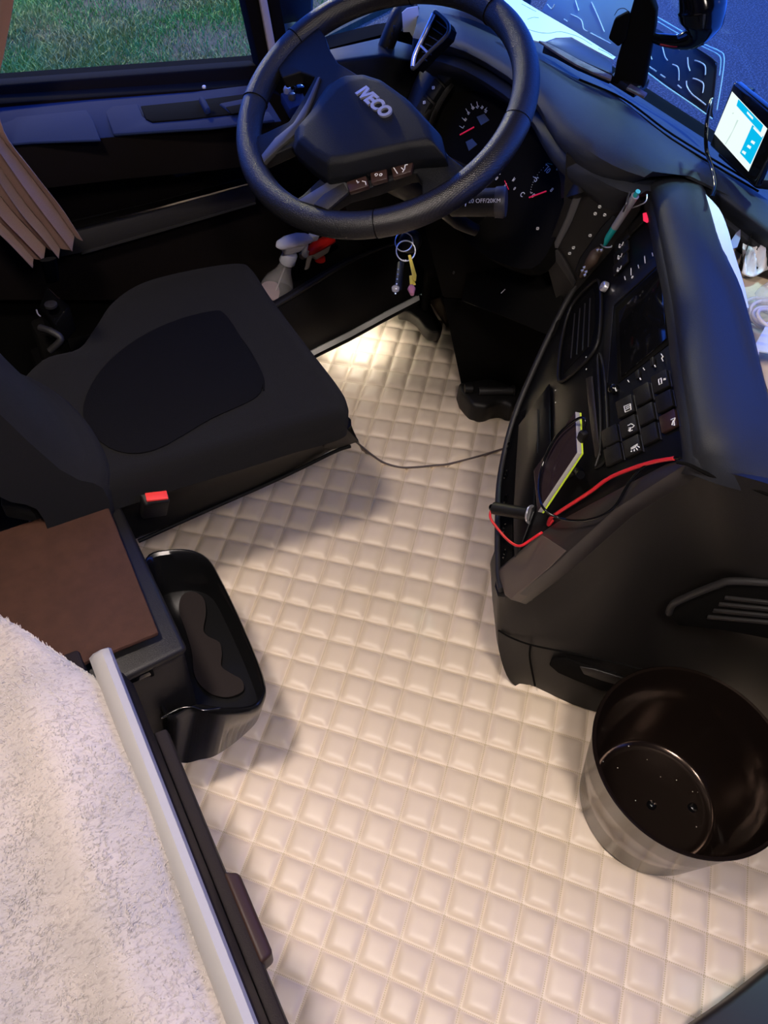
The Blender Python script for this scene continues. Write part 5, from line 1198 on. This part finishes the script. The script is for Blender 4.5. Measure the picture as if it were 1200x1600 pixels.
arm = [hp_.at(x, y, h) for x, y, h in ((1018, 58, -.01), (1034, 62, -.005), (1060, 65, 0), (1084, 56, 0), (1095, 36, 0), (1097, 10, 0), (1092, -14, 0), (1088, -40, 0))]
MB().tube(arm, [.006, .009, .0110, .0190, .0330, .0360, .030, .022], n=24, smooth=8).build('curved_arm', K['black_gloss'], hm_, smooth=True)
MB().tube([p + hp_.n * .009 - V((0, 0, .004)) for p in arm[1:4]], .0016, n=6).build('red_glint', mat('glint_red', (.25, .0, .02), .3), hm_, smooth=True)  # red glint on the glossy arm, built as a thin coloured tube

# embossed plates leaning against the windscreen
pb0_, pb1_ = PX(850, 17, 1.19), PX(1115, 187, 1.19)
pp_ = Plane(pb0_, pb1_, PX(1122, 98, 1.225))
pd = thing('embossed_plate', PX(1060, 150, 1.19), 'smoked rounded plate with raised mirrored characters leaning on the windscreen beside the phone mount', 'plate')
dk = [(985, 92), (1115, 187), (1113, 172), (1120, 106), (1117, 96), (1108, 88), (1086, 74), (1040, 52), (1000, 30)]
MB().prism([pp_.at(x, y) for x, y in dk], -pp_.n * .003).build('plate', K['plate_dark'], pd, bevel=.0008)
em = MB()
for pts in (((1006.6, 99), (1025.8, 111.8)), ((1032, 116.4), (1039.6, 121.4)), ((1058.8, 133), (1064.7, 137.9)), ((1050.6, 100.8), (1059.8, 106.3), (1060.7, 126)), ((1035, 73.3), (1038.7, 88), (1043.2, 95)), ((1014, 80.7), (1018.5, 93.5)), ((1057, 75), (1062.5, 78)),
            ((1074.4, 89.8), (1075.3, 102.7), (1078, 111)), ((1085.4, 94.4), (1091.8, 96.3), (1101.4, 103), (1102, 117)), ((1082.7, 122.5), (1090, 124.7), (1099, 131), (1098, 145)), ((1072.6, 126.5), (1073.5, 135.7), (1080.8, 146.7), (1090, 154), (1102.8, 164))):
    em.tube([pp_.at(x, y, .0004) for x, y in pts], .0011, n=6, smooth=4)
em.build('raised_character', K['plate_edge'], pd, smooth=True)
MB().tube([pp_.at(x, y, .0005) for x, y in ((990, 95), (1003, 107), (1040, 135), (1080, 162), (1113, 186))], .0013, n=6).build('plate_edge', K['plate_rim'], pd, smooth=True)
MB().tube([pp_.at(x, y, .0003) for x, y in ((1086, 74), (1108, 88), (1117, 96), (1120, 106), (1113, 172))], .0011, n=6).build('plate_edge', K['dark_grey'], pd, smooth=True)
pd2 = thing('embossed_plate', PX(900, 40, 1.19), 'plate, paler by a reflection put into its colour, with raised mirrored characters between the white paper and the phone mount', 'plate')
MB().prism([pp_.at(x, y, .001) for x, y in ((846, 17), (862, -12), (880, -40), (1010, -40), (1000, 40), (975, 90), (958, 85))], -pp_.n * .003).build('plate', K['plate_pale'], pd2, bevel=.0008)
em = MB()
for pts in (((891.7, 22.5), (907.5, 30.8), (911.7, 45), (918, 49)), ((924, 3.3), (933, 23), (944, 50)), ((899, 1), (904, 16.7)), ((922.5, 51.7), (954, 68)), ((881, 30), (886.7, 34)), ((855, 6.7), (861.7, 14), (866, 6.7))):
    em.tube([pp_.at(x, y, .0015) for x, y in pts], .0010, n=6, smooth=4)
em.build('raised_character', mat('pale_raised', (.8, .9, .95), .3), pd2, smooth=True)
plate_refl = thing('plate_reflection', PX(1130, 110, 1.24), 'reflection of the smoked plate in the windscreen, shaped as a clear sheet with rims', 'plate')  # added object shaped as the smoked plate's reflection in the windscreen
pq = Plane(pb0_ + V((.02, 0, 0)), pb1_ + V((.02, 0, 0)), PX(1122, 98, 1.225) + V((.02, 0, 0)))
MB().tube([pq.at(x, y) for x, y in ((1022, 24), (1060, 46), (1100, 69), (1122, 79), (1131, 88), (1129, 118), (1120, 172))], .0011, n=6).build('reflected_outer_rim', K['plate_rim'], plate_refl, smooth=True)
MB().tube([pq.at(x, y) for x, y in ((1028, 34), (1060, 53), (1100, 74), (1118, 83), (1126, 92), (1124, 118))], .0011, n=6).build('reflected_inner_rim', K['plate_rim'], plate_refl, smooth=True)
MB().prism([pq.at(x, y, -.001) for x, y in ((1022, 24), (1100, 69), (1122, 79), (1131, 88), (1120, 172), (1115, 180), (1000, 100))], -pq.n * .001).build('sheet', mat('reflection_sheet', (.2, .35, .5), .1, alpha=.15), plate_refl)

# white paper and dark folder on the dash
wp = [(690, -25), (700, -5), (720, 8), (760, 30), (785, 42), (815, 56), (838, 64), (850, 66), (868, 59), (893, 58), (920, 73), (958, 93), (962, 89), (900, 50), (845, 18), (812, -2), (790, -25)]
wpm = MB().prism([P(x, y, .790) for x, y in wp], (0, 0, -.002)).build('white_paper', mat('sketch_paper', (.72, .80, .82), .6)); tag(wpm, 'large white paper sheet with faint lines lying on the dash by the windscreen', 'paper')
lm = MB()
for pts in (((824, 30), (834, 27), (842, 28)), ((826, 46), (840, 50), (856, 52), (868, 50), (880, 50), (905, 58), (925, 70)), ((815, 6), (830, 14), (838, 18)), ((935, 76), (948, 82), (957, 88))):
    lm.tube([P(x, y, .7903) for x, y in pts], .0004, n=4)
lm.build('faint_line', mat('pencil', (.25, .33, .36), .8), wpm)
tag(MB().prism([P(x, y, .800) for x, y in ((850, 66), (868, 60), (893, 59), (918, 73), (957, 97), (957, 115), (905, 93), (870, 74))], (0, 0, -.018)).build('folder', mat('dark_blue_folder', (.012, .012, .025), .4), bevel=.002), 'dark blue-black folder lying under the edge of the white paper', 'folder')
tag(MB().prism([P(x, y, .802) for x, y in ((842, 63), (852, 65), (880, 79), (905, 93), (930, 105), (957, 118), (955, 124), (930, 114), (900, 100), (872, 83))], (0, 0, -.004)).build('paper_stack', K['wood'], bevel=.001), 'worn grey-brown strip lying on the dash before the dark folder', 'strip')
tag(MB().prism([P(x, y, .795) for x, y in ((979, 137), (985, 130), (1012, 145), (1007, 151))], (0, 0, -.004)).build('paper_stack', K['wood'], bevel=.001), 'short worn grey-brown piece right of the phone mount foot', 'strip')
# dark seat corner at the lower right
tag(MB().prism([P(1080, 1606, .05), P(1088, 1596, .05), P(1140, 1560, .05), P(1206, 1508, .05), P(1300, 1440, .05), P(1500, 1700, .05), P(1000, 1800, .05)], (0, 0, -.05)).build('passenger_seat_base', mat('seat_base', (.014, .011, .010), .5), bevel=.008, bseg=3), 'dark edge of the passenger seat base at the lower right corner', 'seat base')

# ------------------------------------------------------------------ nest fine details under the part they sit on
NEST = {'skirt_ridge': 'side_skirt', 'buckle_button': 'buckle_body', 'seat_insert': 'seat_cushion', 'seam': 'seat_cushion', 'recliner_slot': 'recliner_cover', 'knob': 'recliner_cover',
        'lettering': 'airbag_pad', 'grip_seam': 'rim', 'perforated_grip': 'rim', 'button_symbol': 'spoke_plate', 'liner': 'tub', 'lip_edge': 'tub', 'moulded_stud': 'bucket',
        'screen_banner': 'screen', 'screen_panel': 'screen', 'screen_text_line': 'screen', 'screen_icon': 'screen', 'map_road': 'screen', 'bracket_knob': 'casing', 'red_edge': 'casing',
        'contents': 'bottle', 'dip_tube': 'bottle', 'nozzle': 'head', 'raised_character': 'plate', 'plate_edge': 'plate', 'latch_catch': 'latch', 'phone_glass': 'phone_body',
        'stalk_print': 'barrel', 'clear_sleeve': 'barrel', 'hood_button': 'hood', 'hood_button_icon': 'hood', 'dial_figures': 'dial_face', 'needle': 'dial_face', 'display_recess': 'radio_panel',
        'louvre': 'louvre_recess', 'louvre_frame': 'louvre_recess', 'pull_handle': 'pull_slot', 'slat': 'vent_body', 'frame_edge': 'frame', 'compartment_rib': 'compartment_recess', 'panel_symbols': 'panel', 'rib': 'grip', 'key_ring': 'ignition_barrel'}
for root in [o for o in list(scn.objects) if o.parent is None and o.type == 'EMPTY']:
    kids = list(root.children)
    for ch in kids:
        nm = ch.name.split('.')[0]
        if nm in NEST:
            for c2 in kids:
                if c2.name.split('.')[0] == NEST[nm] and c2 is not ch: ch.parent = c2; break
